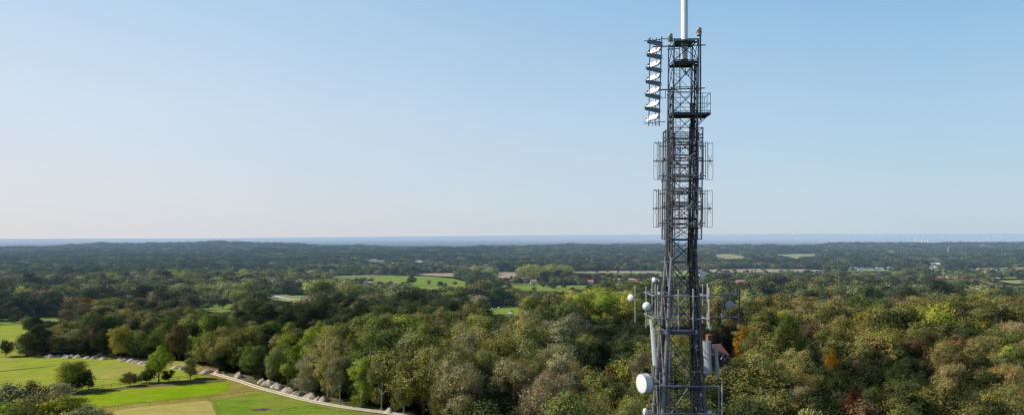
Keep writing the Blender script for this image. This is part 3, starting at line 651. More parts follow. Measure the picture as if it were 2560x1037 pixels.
# woods filled tree by tree on a loose grid, thinner with distance
def fill(d0, d1, sp, hlo, hhi, lim=56):
    y = d0
    while y < d1:
        s = sp; half = y*(1280+lim)/F
        xs_ = np.arange(-half+random.uniform(0, s), half, s); Xs = xs_+rng.uniform(-.38, .38, len(xs_))*s; Ys = y+rng.uniform(-.38, .38, len(xs_))*s; Zs = T(Xs, Ys)
        for X, Y, Z in zip(Xs.tolist(), Ys.tolist(), Zs.tolist()):
            px, py = project(X, Y, Z)
            if Y < 60: continue
            if math.hypot(X-14.5, Y-61) < 30: continue
            if in_field(px, py): continue
            kd, cl = pick_style(px, Y, X, Y)
            h = random.uniform(hlo, hhi)*(.85+.3*hsh(X, Y, .6, 3))
            if Y < 330 and px > 470: h *= 1.12
            if Y < 240 and 850 < px < 1480: h *= 1.2
            if 580 < px < 920 and 190 < Y < 300: h *= .78
            if 1440 < px < 1650 and 160 < Y < 300: h *= .72
            if 2040 < px < 2310 and 155 < Y < 212: h *= .75
            if px > 1800 and 240 < Y < 320: h *= 1.15
            if 1290 < px < 1600 and 300 < Y < 430: h *= 1.25
            if px < 480 and Y < 420: h *= .9
            if py > 1037+40 and px < 1000: continue
            if Y > 330: h *= random.choice((.75, .9, 1, 1, 1.1, 1.3))
            cands.append(dict(x=X, y=Y, z=Z, h=h, kd=kd, i=random.randrange(KINDS[kd]), cl=cl, label=None, force=False, ws=random.uniform(.95, 1.2)*(1.15 if Y > 330 else 1), rz=random.uniform(0, 6.28), name=None))
        y += s*.9
fill(105, 330, 10.5, 13, 17); fill(330, 700, 13, 11, 15); fill(700, 1500, 14.5, 10, 14); fill(1500, 2600, 17, 10, 14.5); fill(2600, 4100, 21, 11, 17)
UND = len(cands); fill(105, 330, 8, 3.5, 6.5)
for c in cands[UND:]: c['kd'] = 'shrub'; c['i'] = random.randrange(2); c['ws'] = random.uniform(1, 1.5); c['cl'] = random.choice(['dark', 'olive', 'deep', 'mid', 'khaki'])
for (x0, x1, y0, y1, n_) in ((1278, 1350, 703, 711, 16), (1530, 1605, 700, 706, 12), (1465, 1492, 704, 710, 5), (2322, 2400, 664, 696, 46), (2400, 2540, 673, 684, 50), (2470, 2545, 684, 698, 34), (2116, 2238, 667, 678, 26), (890, 930, 703, 710, 8), (820, 1160, 712, 722, 22), (1350, 1470, 716, 726, 8), (495, 610, 762, 778, 6), (60, 200, 810, 850, 9), (1420, 2080, 677, 683, 40), (1640, 2080, 681, 690, 50), (640, 790, 728, 736, 14)):
    for k in range(n_):
        p = at(random.uniform(x0, x1), random.uniform(y0, y1)); add_tree(p.x, p.y, random.uniform(5, 9), 'round', random.choice(('dark', 'deep', 'mid', 'olive')), None, True, random.uniform(.9, 1.3))
keep = []
for c in cands:
    d = c['y']; z = c.get('z'); z = float(T(c['x'], d)) if z is None else z; H, W = NEAR[c['kd']][c['i']][2:]
    ok = c['force']
    if not ok:
        for _ in range(5):
            w = W*c['h']/H*c['ws']; px, yb = project(c['x'], d, z); yt = project(c['x'], d, z+c['h'])[1]; wp = w/d*F
            A = cover(px-wp*.46, yt, px+wp*.46, yb-1)
            if A*4 <= max(1, .02*wp*(yb-yt)): ok = True; break
            c['h'] *= .8
            if c['h'] < 3.5: break
    if ok:
        w = W*c['h']/H*c['ws']; px, yb = project(c['x'], d, z); yt = project(c['x'], d, z+c['h'])[1]; wp = w/d*F
        c.update(z=z, px=px, yb=yb, yt=yt, wp=wp, area=wp*(yb-yt)); keep.append(c)
vis = [c for c in keep if -c['wp']*.3 < c['px'] < 2560+c['wp']*.3 and c['yt'] < 1030]
# rough visibility: a height buffer drawn front to back tells which crowns are really seen
top = np.full(640, 1037.0); vis.sort(key=lambda c: c['y'])
for c in vis:
    a = int(np.clip((c['px']-c['wp']*.4)/4, 0, 638)); b_ = int(np.clip((c['px']+c['wp']*.4)/4+1, a+1, 640))
    seg = top[a:b_]; s_ = np.clip(np.minimum(seg, c['yb'])-c['yt'], 0, None).mean()*(b_-a)*4
    c['seen'] = s_
    yb_in = c['yt']+(c['yb']-c['yt'])*.12
    top[a:b_] = np.where((seg > yb_in), np.minimum(seg, yb_in), seg)
vis.sort(key=lambda c: -(c['seen']+(1e6 if c['label'] else 0)))
solo = [c for c in vis if c['label'] or c['seen'] > 60][:300]; sid = set(id(c) for c in solo)
rest = [c for c in keep if id(c) not in sid and (c['y'] > 330 or c in vis or abs(c['px']-1280) < 1500)]
# ---- names and labels of the single trees
SHAPE = {'round': 'rounded tree', 'oval': 'tall oval tree', 'wide': 'spreading tree', 'twiggy': 'twiggy tree', 'cedar': 'cedar', 'cone': 'conifer', 'shrub': 'bush'}
def region(c):
    px, d = c['px'], c['y']
    if px < 610 and d < 300: return 'in the row behind the chalk heaps'
    if px < 480: return 'in the wood beyond the left pasture' if d < 480 else 'in the far left wood'
    if px < 1100 and d < 240: return 'at the wood edge by the railed track'
    if px < 1640 and d < 240: return 'in the near wood left of mast'
    if px < 1000: return 'in the wood behind the railed track'
    if px < 1660: return 'in the wood behind the near wood'
    if d < 180: return 'low in the shaded right wood' if px > 1800 else 'at the foot of the mast'
    if d < 300: return 'in the warm right wood' if px > 1850 else 'behind the mast'
    return 'along the back right wood' if px > 2150 else 'in the back wood right of mast'
cells = {}
for c in solo:
    if not c['label']: cells.setdefault((PAL[c['cl']][1], SHAPE[c['kd']], region(c)), []).append(c)
for (a, s_, r_), cs in cells.items():
    if len(cs) > 7:
        cs.sort(key=lambda c: c['y']); m = len(cs)//2; parts = [(' nearer half', cs[:m]), (' farther half', cs[m:])]
        parts = [('front', cs[:m]), ('back', cs[m:])]
    else: parts = [('', cs)]
    for pre, sub in parts:
        sub.sort(key=lambda c: c['px'])
        for k, c in enumerate(sub):
            o_ = '' if len(sub) == 1 else (', leftmost' if k == 0 else (', rightmost' if k == len(sub)-1 else ', %s from left' % OR[k]))
            c['label'] = ('%s %s%s %s%s' % (a, s_, ' (%s)' % pre if pre else '', r_, o_)).replace('(front)', 'nearer row').replace('(back)', 'farther row')
roots = {}
for c in solo:
    cm, tm, H, W = NEAR[c['kd']][c['i']]; key = (c['kd'], c['i'])
    if key not in roots:
        e = empty('tree'); a = bpy.data.objects.new('crown', cm); b_ = bpy.data.objects.new('trunk', tm)
        for q in (a, b_): COL.objects.link(q); q.parent = e
        roots[key] = e
    else: e = copy_tree(roots[key])
    nm = c['name'] or {'cedar': 'cedar_tree', 'cone': 'conifer_tree', 'shrub': 'bush'}.get(c['kd'], 'broadleaf_tree')
    e.name = nm
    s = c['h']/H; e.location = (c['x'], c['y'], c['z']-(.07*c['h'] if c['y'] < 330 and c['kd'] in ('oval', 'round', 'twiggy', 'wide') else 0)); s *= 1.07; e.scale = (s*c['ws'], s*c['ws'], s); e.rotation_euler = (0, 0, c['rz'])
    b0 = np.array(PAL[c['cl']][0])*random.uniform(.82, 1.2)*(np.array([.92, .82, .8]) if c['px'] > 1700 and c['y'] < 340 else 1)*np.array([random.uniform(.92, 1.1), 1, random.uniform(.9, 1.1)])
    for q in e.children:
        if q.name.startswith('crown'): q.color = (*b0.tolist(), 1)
    tag(e, c['label'], 'bush' if c['kd'] == 'shrub' else 'tree', {'bush': 'bushes and hedges', 'hedge_bush': 'hedge bushes in the bottom left corner'}.get(nm, 'trees of the woods and hedgerows'))
# ---- the remaining woods as stuff
def wood_object(name, cs, label):
    n = len(cs); me = bpy.data.meshes.new(name); me.vertices.add(n)
    me.vertices.foreach_set('co', np.array([(c['x'], c['y'], c['z']) for c in cs], np.float32).ravel())
    A = lambda nm, ty: me.attributes.new(nm, ty, 'POINT')
    idx = []; sc_ = []; rot = []; col = []
    for c in cs:
        lod = 0 if c['y'] < 430 else (1 if c['y'] < 1500 else 2)
        k, H, W = LODX[(c['kd'], c['i'], lod)]; idx.append(k); s = c['h']/H; w = c['ws']*(1.25 if c['y'] > 1500 else 1.05)
        if c['y'] > 2600: w *= 1.25
        sc_.append((s*w, s*w, s)); rot.append((0, 0, c['rz']))
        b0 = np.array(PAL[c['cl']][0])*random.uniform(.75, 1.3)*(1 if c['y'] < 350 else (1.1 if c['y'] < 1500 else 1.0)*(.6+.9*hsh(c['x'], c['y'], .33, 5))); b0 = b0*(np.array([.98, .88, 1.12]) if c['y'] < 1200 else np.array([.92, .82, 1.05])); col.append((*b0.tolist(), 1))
    A('idx', 'INT').data.foreach_set('value', idx)
    A('scl', 'FLOAT_VECTOR').data.foreach_set('vector', np.array(sc_, np.float32).ravel())
    A('rot', 'FLOAT_VECTOR').data.foreach_set('vector', np.array(rot, np.float32).ravel())
    A('col', 'FLOAT_COLOR').data.foreach_set('color', np.array(col, np.float32).ravel())
    o = bpy.data.objects.new(name, me); COL.objects.link(o)
    g = bpy.data.node_groups.get('plant_wood')
    if g is None:
        g = bpy.data.node_groups.new('plant_wood', 'GeometryNodeTree')
        g.interface.new_socket('Geometry', in_out='INPUT', socket_type='NodeSocketGeometry'); g.interface.new_socket('Geometry', in_out='OUTPUT', socket_type='NodeSocketGeometry')
        N, L = g.nodes, g.links; i = N.new('NodeGroupInput'); q = N.new('NodeGroupOutput')
        ci = N.new('GeometryNodeCollectionInfo'); ci.inputs['Collection'].default_value = LOD; ci.inputs['Separate Children'].default_value = True; ci.inputs['Reset Children'].default_value = True
        ip = N.new('GeometryNodeInstanceOnPoints'); ip.inputs['Pick Instance'].default_value = True
        def na(nm, ty):
            a = N.new('GeometryNodeInputNamedAttribute'); a.data_type = ty; a.inputs['Name'].default_value = nm; return a.outputs['Attribute']
        L.new(i.outputs[0], ip.inputs['Points']); L.new(ci.outputs[0], ip.inputs['Instance']); L.new(na('idx', 'INT'), ip.inputs['Instance Index'])
        L.new(na('rot', 'FLOAT_VECTOR'), ip.inputs['Rotation']); L.new(na('scl', 'FLOAT_VECTOR'), ip.inputs['Scale']); L.new(ip.outputs[0], q.inputs[0])
    m = o.modifiers.new('wood', 'NODES'); m.node_group = g
    tag(o, label, 'woodland', None, 'stuff'); return o
wood_object('woodland', [c for c in rest if c['y'] < 330], 'mass of near trees and undergrowth filling the woods around the mast')
wood_object('woodland', [c for c in rest if 330 <= c['y'] < 1500], 'mass of mixed green trees covering the valley behind the near woods')
wood_object('distant_woodland', [c for c in rest if c['y'] >= 1500], 'hazy bluish green forest reaching to the far ridge')
print('TREES', len(cands), len(keep), len(solo), len(rest))
#@@TOWER@@
# ---------------------------------------------------------------- the lattice mast
def W(px, py, Y=60.0): return Vector(((px-CX)*Y/F, Y, CZ-(py-HY)*Y/F))
TY = 61.04; TOPZ = 61.4
def xc(z): return 14.85-.0125*(TOPZ-z)
def hw(z):
    return 1.04 if z >= 42.9 else 1.04+.0556*(42.9-z)
def corner(sx, sy, z): return Vector((xc(z)+sx*hw(z), TY+sy*hw(z), z))
def zf(py): return CZ-(py-HY)*60/F
mast = empty('lattice_mast', (xc(0), TY, 0)); MO = Vector(mast.location)
tag(mast, 'tall dark steel lattice communications mast rising above the wood', 'mast')
def mpart(name, mb, mat, parent=None, sm=False):
    o = mb.build(name, mat, parent or mast, MO if parent is None else None, sm)
    return o
def mloc(mb):  # sub-part coordinates relative to the mast
    mb.v = [v-MO for v in mb.v]; return mb
# legs: dark paint above, weathered grey below
def leg_split(t, sx, sy):
    o = mpart('leg', t, M['steel_mid'] if (sx < 0 and sy < 0) else M['steel'])
    me = o.data; me.materials.append(M['galv'] if sx < 0 else M['steel_mid'])
    for p in me.polygons:
        if p.center.z+MO.z < 41.5: p.material_index = 1
for sx in (-1, 1):
    for sy in (-1, 1):
        t = MB(); zs = [0, 10, 20, 29.6, 36, 42.9, 48, 55, TOPZ]; rr = [.2, .19, .18, .16, .14, .105, .08, .07, .06]
        for a, b, ra, rb in zip(zs[:-1], zs[1:], rr[:-1], rr[1:]): t.tube(corner(sx, sy, a), corner(sx, sy, b), ra, 8, rb)
        for z in (5, 10, 15, 20, 25, 29.6, 33, 36.3, 39.5, 42.9, 46, 49.5, 53, 57):
            c = corner(sx, sy, z); r_ = np.interp(z, zs, rr); t.tube(c-Vector((0, 0, .05)), c+Vector((0, 0, .05)), r_*1.7, 8)
        mpart('leg', t, M['steel_mid'] if (sx < 0 and sy < 0) else M['steel'], sm=False) if False else leg_split(t, sx, sy)
LV = [TOPZ-.1, zf(150), zf(218), zf(281), zf(340), zf(395), zf(450), zf(505), zf(560), zf(600), zf(656), zf(733), zf(833), zf(964), 26.0, 21.5, 16.5, 11, 5.5, .3]
for (a, b) in (((-1, -1), (1, -1)), ((1, -1), (1, 1)), ((1, 1), (-1, 1)), ((-1, 1), (-1, -1))):
    t = MB()
    for k in range(len(LV)-1):
        z1, z0 = LV[k], LV[k+1]; r = .032 if z1 > 45 else .045 if z1 > 36 else .055
        if z1 < 30: r = .07
        if z1 > 43 and a[1] > 0 and b[1] > 0: r *= .6
        p1, q1, p0, q0 = corner(*a, z1), corner(*b, z1), corner(*a, z0), corner(*b, z0)
        t.tube(p1, q0, r, 4); t.tube(q1, p0, r, 4)
        if z1 < 43:  # heavier gusset where the diagonals cross
            c = (p1+q0+q1+p0)/4; n = (q1-p1).normalized(); t.box(c, (.26 if abs(n.x) > .5 else .03, .03 if abs(n.x) > .5 else .26, .26))
    o_ = mpart('cross_bracing', t, M['steel']); o_.data.materials.append(M['steel_mid'])
    for p in o_.data.polygons:
        if p.center.z+MO.z < 38.5: p.material_index = 1
for k in range(len(LV)-1):
    z = LV[k]; hb = MB(); r = .036 if z > 45 else .05 if z > 36 else .06
    P_ = [corner(-1, -1, z), corner(1, -1, z), corner(1, 1, z), corner(-1, 1, z)]; hb.path(P_+[P_[0]], r, 6); mpart('horizontal_brace', hb, M['steel'] if z > 38.5 else M['steel_mid'])
# rest plates under the big cylinder
for z, w_ in ((TOPZ-.12, .80), (zf(152), .92)):
    t = MB(); c = Vector((xc(z), TY, z)); t.box(c, (2*w_, 2*w_, .07)); t.box(c-Vector((0, w_*.9, .1)), (2.05, .09, .14)); t.box(c+Vector((0, w_*.9, -.1)), (2.05, .09, .14)); mpart('mounting_plate', t, M['steel'])
# cables
def cable_run(name, mat, x0, x1, yb, y0, y1, n, r, seedv, wob=.05, yv=60.0):
    rr_ = random.Random(seedv); t = MB()
    for k in range(n):
        u = (k+.5)/n; pts = []; m = 26; ph = rr_.uniform(0, 6)
        for j in range(m+1):
            f = j/m; z = y0+(y1-y0)*f; X = xb(z, x0+(x1-x0)*u); Yd = yb(z)+rr_.uniform(-.12, .12)
            X += math.sin(f*11+ph)*wob+rr_.uniform(-.018, .018)
            pts.append(Vector((X, Yd, z)))
        t.path(pts, r*rr_.uniform(.7, 1.3), 5)
    return mpart(name, t, mat)
def xb(z, u): return xc(z)+u*hw(z)
back = lambda z: TY+hw(z)*.9; frt = lambda z: TY-hw(z)*.95; midd = lambda z: TY+hw(z)*.2
cable_run('cable_bundle', M['cable'], .62, .98, frt, zf(160), 4, 9, .03, 1, .05)
cable_run('cable_bundle', M['cable'], .70, 1.0, midd, zf(250), 4, 8, .032, 2, .05)
cable_run('cable_bundle', M['cable'], .80, 1.02, back, zf(300), 4, 6, .035, 3, .06)
cable_run('cable_bundle', M['cable_grey'], -1.02, -.80, frt, zf(330), 4, 4, .026, 4, .04)
cable_run('cable_bundle', M['cable'], -1.04, -.82, midd, zf(210), 4, 4, .028, 5, .05)
cable_run('cable_bundle', M['cable_grey'], .58, .80, frt, zf(520), 4, 4, .024, 6, .04)
t = MB()
for z in np.arange(6, zf(170), .85): 
    for u in ((.6, 1.05), (-1.06, -.72)): t.tube((xb(z, u[0]), frt(z)-.03, z), (xb(z, u[1]), frt(z)-.03, z), .02, 4)
mpart('cable_clamp', t, M['galv_pale'])['label'] = 'small pale brackets holding the cables'
cable_run('cable_bundle', M['cable_grey'], -.98, -.60, back, 41, 4, 6, .04, 7, .07)
cable_run('cable_bundle', M['galv'], -.9, -.66, frt, 40, 4, 4, .028, 8, .03)
cable_run('cable_bundle', M['cable_grey'], .72, .95, frt, 39, 4, 5, .035, 9, .06)
# hanging feeder loops under the cylinder
t = MB()
for k, (a, b) in enumerate(((1704, 1722), (1712, 1726), (1708, 1734))):
    pts = [W(a, 162, TY)+Vector((0, .1*k, 0))]
    for j in range(1, 9): f = j/8; pts.append(W(a+(b-a)*f, 162+30*math.sin(f*PI*.8)-6*f, TY)+Vector((0, .1*k, 0)))
    t.path(pts, .028, 5)
mpart('feeder_loop', t, M['cable'])
# ladder
lad = MB(); rg = MB(); z0, z1 = 2, 60.5
lx = lambda z: xc(z)-.30-(.25 if z < 40 else 0)
for dx in (-.2, .2): lad.path([(lx(z)+dx, TY+hw(z)*.35, z) for z in np.linspace(z0, z1, 24)], .022, 4)
for z in np.arange(z0, z1, .3): rg.tube((lx(z)-.2, TY+hw(z)*.35, z), (lx(z)+.2, TY+hw(z)*.35, z), .014, 4)
lo = mpart('ladder', lad, M['galv']); r_ = mloc(rg).build('rungs', M['galv_pale'], lo)
# the balcony
yN, yF = 60.0, 61.9; zd = zf(283)
t = MB(); xl = W(1683, 283).x; xr = W(1776, 283).x
t.box(((xl+xr)/2, (yN+yF)/2, zd), (xr-xl, yF-yN, .05)); t.box(((xl+xr)/2, yN, zd-.04), (xr-xl+.05, .06, .2)); t.box((xr, (yN+yF)/2, zd-.04), (.06, yF-yN, .2)); t.box(((xl+xr)/2, yF, zd-.04), (xr-xl, .06, .2))
for k in range(9): t.box((xl+(xr-xl)*k/8, (yN+yF)/2, zd-.08), (.04, yF-yN, .1))
for y in (yN, yF-.2): t.tube((xr-.1, y, zd-.1), (xb(zf(314), 1), y, zf(314)), .035, 5)
pl = mpart('balcony', t, M['steel'])
t = MB()
for f in (0.0, .45, 1.0):
    z = zd+.12+(zf(233)-zd-.12)*f if f else zd+.2
    t.path([(xl, yN, z), (xr, yN, z), (xr, yF, z), (xl, yF, z)], .024, 5)
for x, y in ((xr, yN), (xr, yF), (xr-.02, (yN+yF)/2), (xl, yN), ((xl+xr)/2+.9, yN), ((xl+xr)/2+.9, yF)): t.tube((x, y, zd), (x, y, zf(233)), .026, 5)
mloc(t).build('handrail', M['steel'], pl)
# safety cage round the middle section
za, zb = zf(320.5), zf(598); ca = 1.38
t = MB(); ms = MB()
cx_ = lambda z: xc(z)+.02
for sx in (-1, 1):
    for sy in (-1, 1): t.tube((cx_(zb)+sx*ca, TY+sy*ca, zb), (cx_(za)+sx*ca, TY+sy*ca, za), .055, 6)
cage_z = [za, za-.55, zf(345), zf(395), zf(447), zf(470), zf(505), zf(515), zf(570), zb]
for z in cage_z:
    P = [(cx_(z)-ca, TY-ca, z), (cx_(z)+ca, TY-ca, z), (cx_(z)+ca, TY+ca, z), (cx_(z)-ca, TY+ca, z)]
    t.path(P+[P[0]], .034, 5)
for sx in ():
    for sy in (-1, 1): t.tube((cx_(zb)+sx*ca, TY+sy*ca, zb), (cx_(za)+sx*ca, TY+sy*ca, za), .018, 4)
cg = mpart('safety_cage', t, M['steel'])
for sy in (1,):
    for k in range(15): x = -ca+2*ca*k/14; ms.tube((cx_(zb)+x, TY+sy*ca, zb), (cx_(za)+x, TY+sy*ca, za), .0075, 3, cap=False)
    for z in np.arange(zb, za, .2): ms.tube((cx_(z)-ca, TY+sy*ca, z), (cx_(z)+ca, TY+sy*ca, z), .0075, 3, cap=False)
for sx in (-1, 1):
    for k in range(9): y = TY-ca+2*ca*k/8; ms.tube((cx_(zb)+sx*ca, y, zb), (cx_(za)+sx*ca, y, za), .008, 3, cap=False)
    for z in np.arange(zb, za, .3): ms.tube((cx_(z)+sx*ca, TY-ca, z), (cx_(z)+sx*ca, TY+ca, z), .008, 3, cap=False)
mloc(ms).build('wire_mesh', M['galv'], cg)
# vertical tubes seen behind the cage bars
t = MB()
for px, y0, y1, Y, r in ((1751, 87, 300, 60.1, .07), (1699, 112, 222, 60, .035), (1664, 325, 600, 61.5, .045), (1659, 332, 598, 62.2, .03), (1747, 330, 598, 61.5, .04), (1671, 333, 640, 60.2, .07), (1727, 120, 420, 61.5, .03)):
    t.tube(W(px, y0, Y), W(px-3 if y1 > 500 else px, y1, Y), r, 6)
mpart('vertical_tube', t, M['steel'])
rc = random.Random(21); t = MB()
for k in range(26):
    z = zf(rc.uniform(350, 590)); y = TY+rc.uniform(-1, 1); x0 = xc(z)+rc.uniform(-1.0, .2)
    pts = [Vector((x0+.8*f+rc.uniform(-.1, .1), y+rc.uniform(-.15, .15), z+rc.uniform(-.5, .5)*f)) for f in (0, .3, .6, 1.0)]; t.path(pts, .014, 4)
mpart('jumper_cable', t, M['cable'])['label'] = 'tangle of thin black jumper cables inside the cage'
for k in range(7):
    z = zf((362, 388, 412, 436, 480, 508, 545)[k]); t = MB(); t.box((xc(z), TY-1.0, z), (2.2, .05, .11)); t.box((xc(z), TY+1.0, z-.05), (2.2, .05, .09)); t.box((xc(z)-1.08, TY, z-.02), (.05, 2.0, .1)); t.box((xc(z)+1.08, TY, z-.02), (.05, 2.0, .1)); mpart('frame_beam', t, M['steel_mid'])
# outrigger pipes at the top
t = MB()
t.tube(W(1632, 117.5, 60), W(1764, 113, 60), .05, 7); t.tube(W(1652, 225, 60), W(1762, 220.5, 60), .05, 7); t.tube(W(1611, 309, 60.3), W(1664, 304, 60.3), .035, 6)
t.tube(W(1609, 103.5, 61), W(1655, 99, 61), .035, 6); t.tube(W(1652, 98, 61), W(1752, 97, 61), .035, 6); t.tube(W(1652, 224, 61), W(1680, 224, 61), .035, 6); t.path([W(1652, 244, 61), W(1664, 245, 61), W(1676, 247, 61), W(1684, 254, 61)], .02, 5)
t.tube(W(1664, 225, 61), W(1663.5, 245, 61), .03, 5); t.tube(W(1668, 124, 60.5), W(1700, 122, 60.5), .04, 5)
mpart('outrigger_pipe', t, M['steel'])
# head frames low on the mast (two square rings with long booms)
ring = {}
for nm, zN in (('u', CZ-(740-HY)*58.9/F), ('l', CZ-(797-HY)*58.9/F)):
    t = MB(); xl, xr, yn, yf = W(1636, 0, 58.9).x, W(1769, 0, 58.9).x, 58.9, 62.9
    P = [Vector((xl, yn, zN)), Vector((xr, yn, zN)), Vector((xr-.15, yf, zN)), Vector((xl-.1, yf, zN))]
    t.path(P+[P[0]], .06, 6)
    t.tube(P[3], (W(1587, 0, 62.9).x, 62.9, zN), .05, 6); t.tube(Vector((xr, 60.2, zN)), (W(1850, 0, 60.2).x, 60.2, zN), .055, 6)
    for sx in (-1, 1):
        for sy in (-1, 1):
            c = corner(sx, sy, zN); t.tube(c, (xl if sx < 0 else xr, yn if sy < 0 else yf, zN), .045, 5)
    mpart('head_frame', t, M['galv'])
# ring and arm frames farther down
t = MB()
for py, Y, x0, x1, r in ((833, 59.6, 1643, 1742, .05), (910.5, 59.3, 1646, 1670, .045), (932, 59.2, 1650, 1668, .035), (964, 59, 1643, 1794, .055), (1033, 58.8, 1640, 1796, .055), (978, 59.2, 1652, 1672, .035)):
    t.tube(W(x0, py, Y), W(x1, py+(1 if x1 > 1700 else 0), Y), r, 6)
t.tube(W(1797, 963, 59), W(1797, 1060, 59), .075, 6); t.tube(W(1650, 930, 58.9), W(1648, 1080, 58.9), .05, 6)
t.tube(W(1763, 952, 59.2), W(1763, 1080, 59.2), .035, 5); t.tube(W(1695, 985, 62.4), W(1752, 994, 62.4), .07, 5); t.tube(W(1680, 1018, 62), W(1740, 1018, 62), .04, 5); t.tube(W(1710, 1010, 62), W(1710, 1070, 62), .04, 5)
mpart('support_arm', t, M['galv'])
t = MB()   # work platform with curved underside inside the mast
c = Vector((xc(zf(826)), TY, zf(826))); t.box(c-Vector((0, 1.45, .1)), (2.9, .07, .24)); t.box(c-Vector((1.45, 0, .1)), (.07, 2.9, .24)); t.box(c+Vector((1.45, 0, -.1)), (.07, 2.9, .24)); t.box(c+Vector((0, 1.45, -.1)), (2.9, .07, .2)); t.box(c-Vector((0, .9, .04)), (2.9, 1.0, .04))
pts = [W(1689+28*math.cos(a)+20, 842-14*math.sin(a), 59.7) for a in np.linspace(0, PI, 10)]; t.path(pts, .045, 5)
mpart('work_platform', t, M['steel'])
t = MB()
t.tube(W(1680, 656, 60.4), W(1725, 656, 60.4), .05, 6)
for a, b in ((1680, 1687), (1694, 1702), (1710, 1719)): t.box((W(a, 656, 60.3)+W(b, 656, 60.3))/2, (abs(W(b, 0, 60.3).x-W(a, 0, 60.3).x), .14, .11))
mpart('brace_clamp', t, M['galv_pale'])
# junction boxes and clamps on the mast
rr_ = random.Random(5)
for k in range(80):
    z = zf(rr_.uniform(340, 1020) if k < 46 else rr_.uniform(700, 1030)); u = rr_.choice((-1, -.95, .75, .85, .95, 1.0, -.3, .2)); s_ = rr_.uniform(.06, .17)
    t = MB(); t.box((xb(z, u), TY-hw(z)-.06+rr_.choice((0, 0, 1.0)), z), (s_, s_*.7, s_*rr_.uniform(.8, 2.0))); mpart('junction_box', t, rr_.choice((M['galv_pale'], M['galv'], M['panel_light'])))
t = MB()
for px, py in ((1656, 404), (1660, 398), (1657, 519), (1661, 514), (1655, 452)): t.box(W(px, py, 60.4), (.13, .12, .2))
mpart('rusty_clamp', t, M['rust'])
t = MB(); t.box((xc(0), TY, .3), (9, 9, .6)); mpart('concrete_base', t, M['galv'])
# ---- things fixed to the mast
def thing_at(name, loc, label, cat, group=None):
    e = empty(name, loc); return tag(e, label, cat, group)
def sub(mb, name, mat, e, sm=False):
    mb.v = [v-Vector(e.location) for v in mb.v]; return mb.build(name, mat, e, None, sm)
# big white cylinder antenna
b0 = W(1711, 150, TY); e = thing_at('cylinder_antenna', b0, 'tall thick white glassfibre pole antenna on top of the mast, cut by the photo edge', 'antenna')
t = MB(); t.lathe(b0, (0, 0, 1), [(0, .27), (.02, .285), (1.55, .285), (1.57, .30), (1.72, .30), (1.74, .285), (8.4, .285), (8.5, .2), (8.52, 0)], 28); sub(t, 'radome', M['white'], e, True)
t = MB(); t.lathe(b0, (0, 0, 1), [(-.42, .14), (-.4, .24), (-.05, .27), (-.0, .27)], 20); sub(t, 'base_hub', M['beige'], e, True)
t = MB(); t.lathe(b0, (0, 0, 1), [(-.05, .34), (-.02, .34), (.02, .34)], 16); sub(t, 'flange', M['steel'], e)
# canisters
def canister(px, py, Y, label, mt, mt2, w_, hpx, drum):
    b = W(px, py, Y); e = thing_at('canister_antenna', b, label, 'antenna', None); r = w_*Y/F/2; h = hpx*Y/F
    t = MB(); t.lathe(b, (0, 0, 1), [(0, r*.98), (h*.94, r*.92), (h, r*.8), (h+.005, 0)], 18); sub(t, 'cap', mt, e, True)
    t = MB(); t.lathe(b-Vector((0, 0, drum*Y/F)), (0, 0, 1), [(-.03, r*.5), (0, r*.8), (.04, r*.95), (drum*Y/F-.03, r*.95), (drum*Y/F-.028, r*1.15), (drum*Y/F-.002, r*1.15)], 18); sub(t, 'drum', mt2, e)
canister(1747.5, 81, 60.1, 'brownish beige canister antenna on the tall tube at the right of mast top', M['beige'], M['beige'], 13, 11, 9)
canister(1675.7, 99, 60.5, 'sage green canister antenna at the left corner of the mast top', M['sage'], M['galv'], 12.5, 14, 5)
# side array of log-periodic antennas
e = thing_at('antenna_frame', W(1638, 316, 60.6), 'dark upright pole frame carrying the stack of grey and white antennas left of the mast', 'antenna frame')
for (xa, xb_, y0, y1, Y, r) in ((1625, 1622, 94, 316, 60.6, .045), (1654.5, 1647.5, 92, 313, 60.2, .05), (1641, 1638, 94, 314, 60.8, .03)):
    t = MB(); t.tube(W(xa, y0, Y), W(xb_, y1, Y), r, 7); sub(t, 'pole', M['steel'], e)
t = MB()
for y in (99, 312):
    for k in range(4): t.tube(W(1622+k*9, y-3, 60.5), W(1622+k*9, y+4, 60.5), .03, 5)
sub(t, 'clamp', M['steel'], e)
CNT = ['top', 'second', 'third', 'fourth', 'fifth', 'bottom']
for k in range(6):
    y = 107.5+33.4*k; xl, xr = 1618-1.15*k, 1654-1.05*k; Y = 60.0
    c = W((xl+xr)/2, y, Y); e = thing_at('log_periodic_antenna', c, 'dark grey wedge antenna, %s of six, stacked left of mast' % (CNT[k] if k in (0, 5) else CNT[k]+' from top'), 'antenna', 'grey and white antennas stacked beside the mast')
    t = MB(); P = [W(xl, y-7, Y), W(xl+6, y-7.8, Y), W(xr-1.5, y-3.6, Y), W(xr, y-2, Y), W(xr-.5, y+7.8, Y), W(xr-3, y+8, Y), W(xl+6, y+1.2, Y), W(xl, y-.4, Y)]
    t.poly(P, (0.05, .30, .02)); sub(t, 'radome', M['panel_grey'], e)
    t = MB(); t.tube(W(xr-2, y+.5, Y+.1), W(xr+4, y, Y+.1), .035, 5); t.tube(W(xr-2, y+5.8, Y+.1), W(xr+4, y+5.4, Y+.1), .035, 5); sub(t, 'bracket', M['steel'], e)
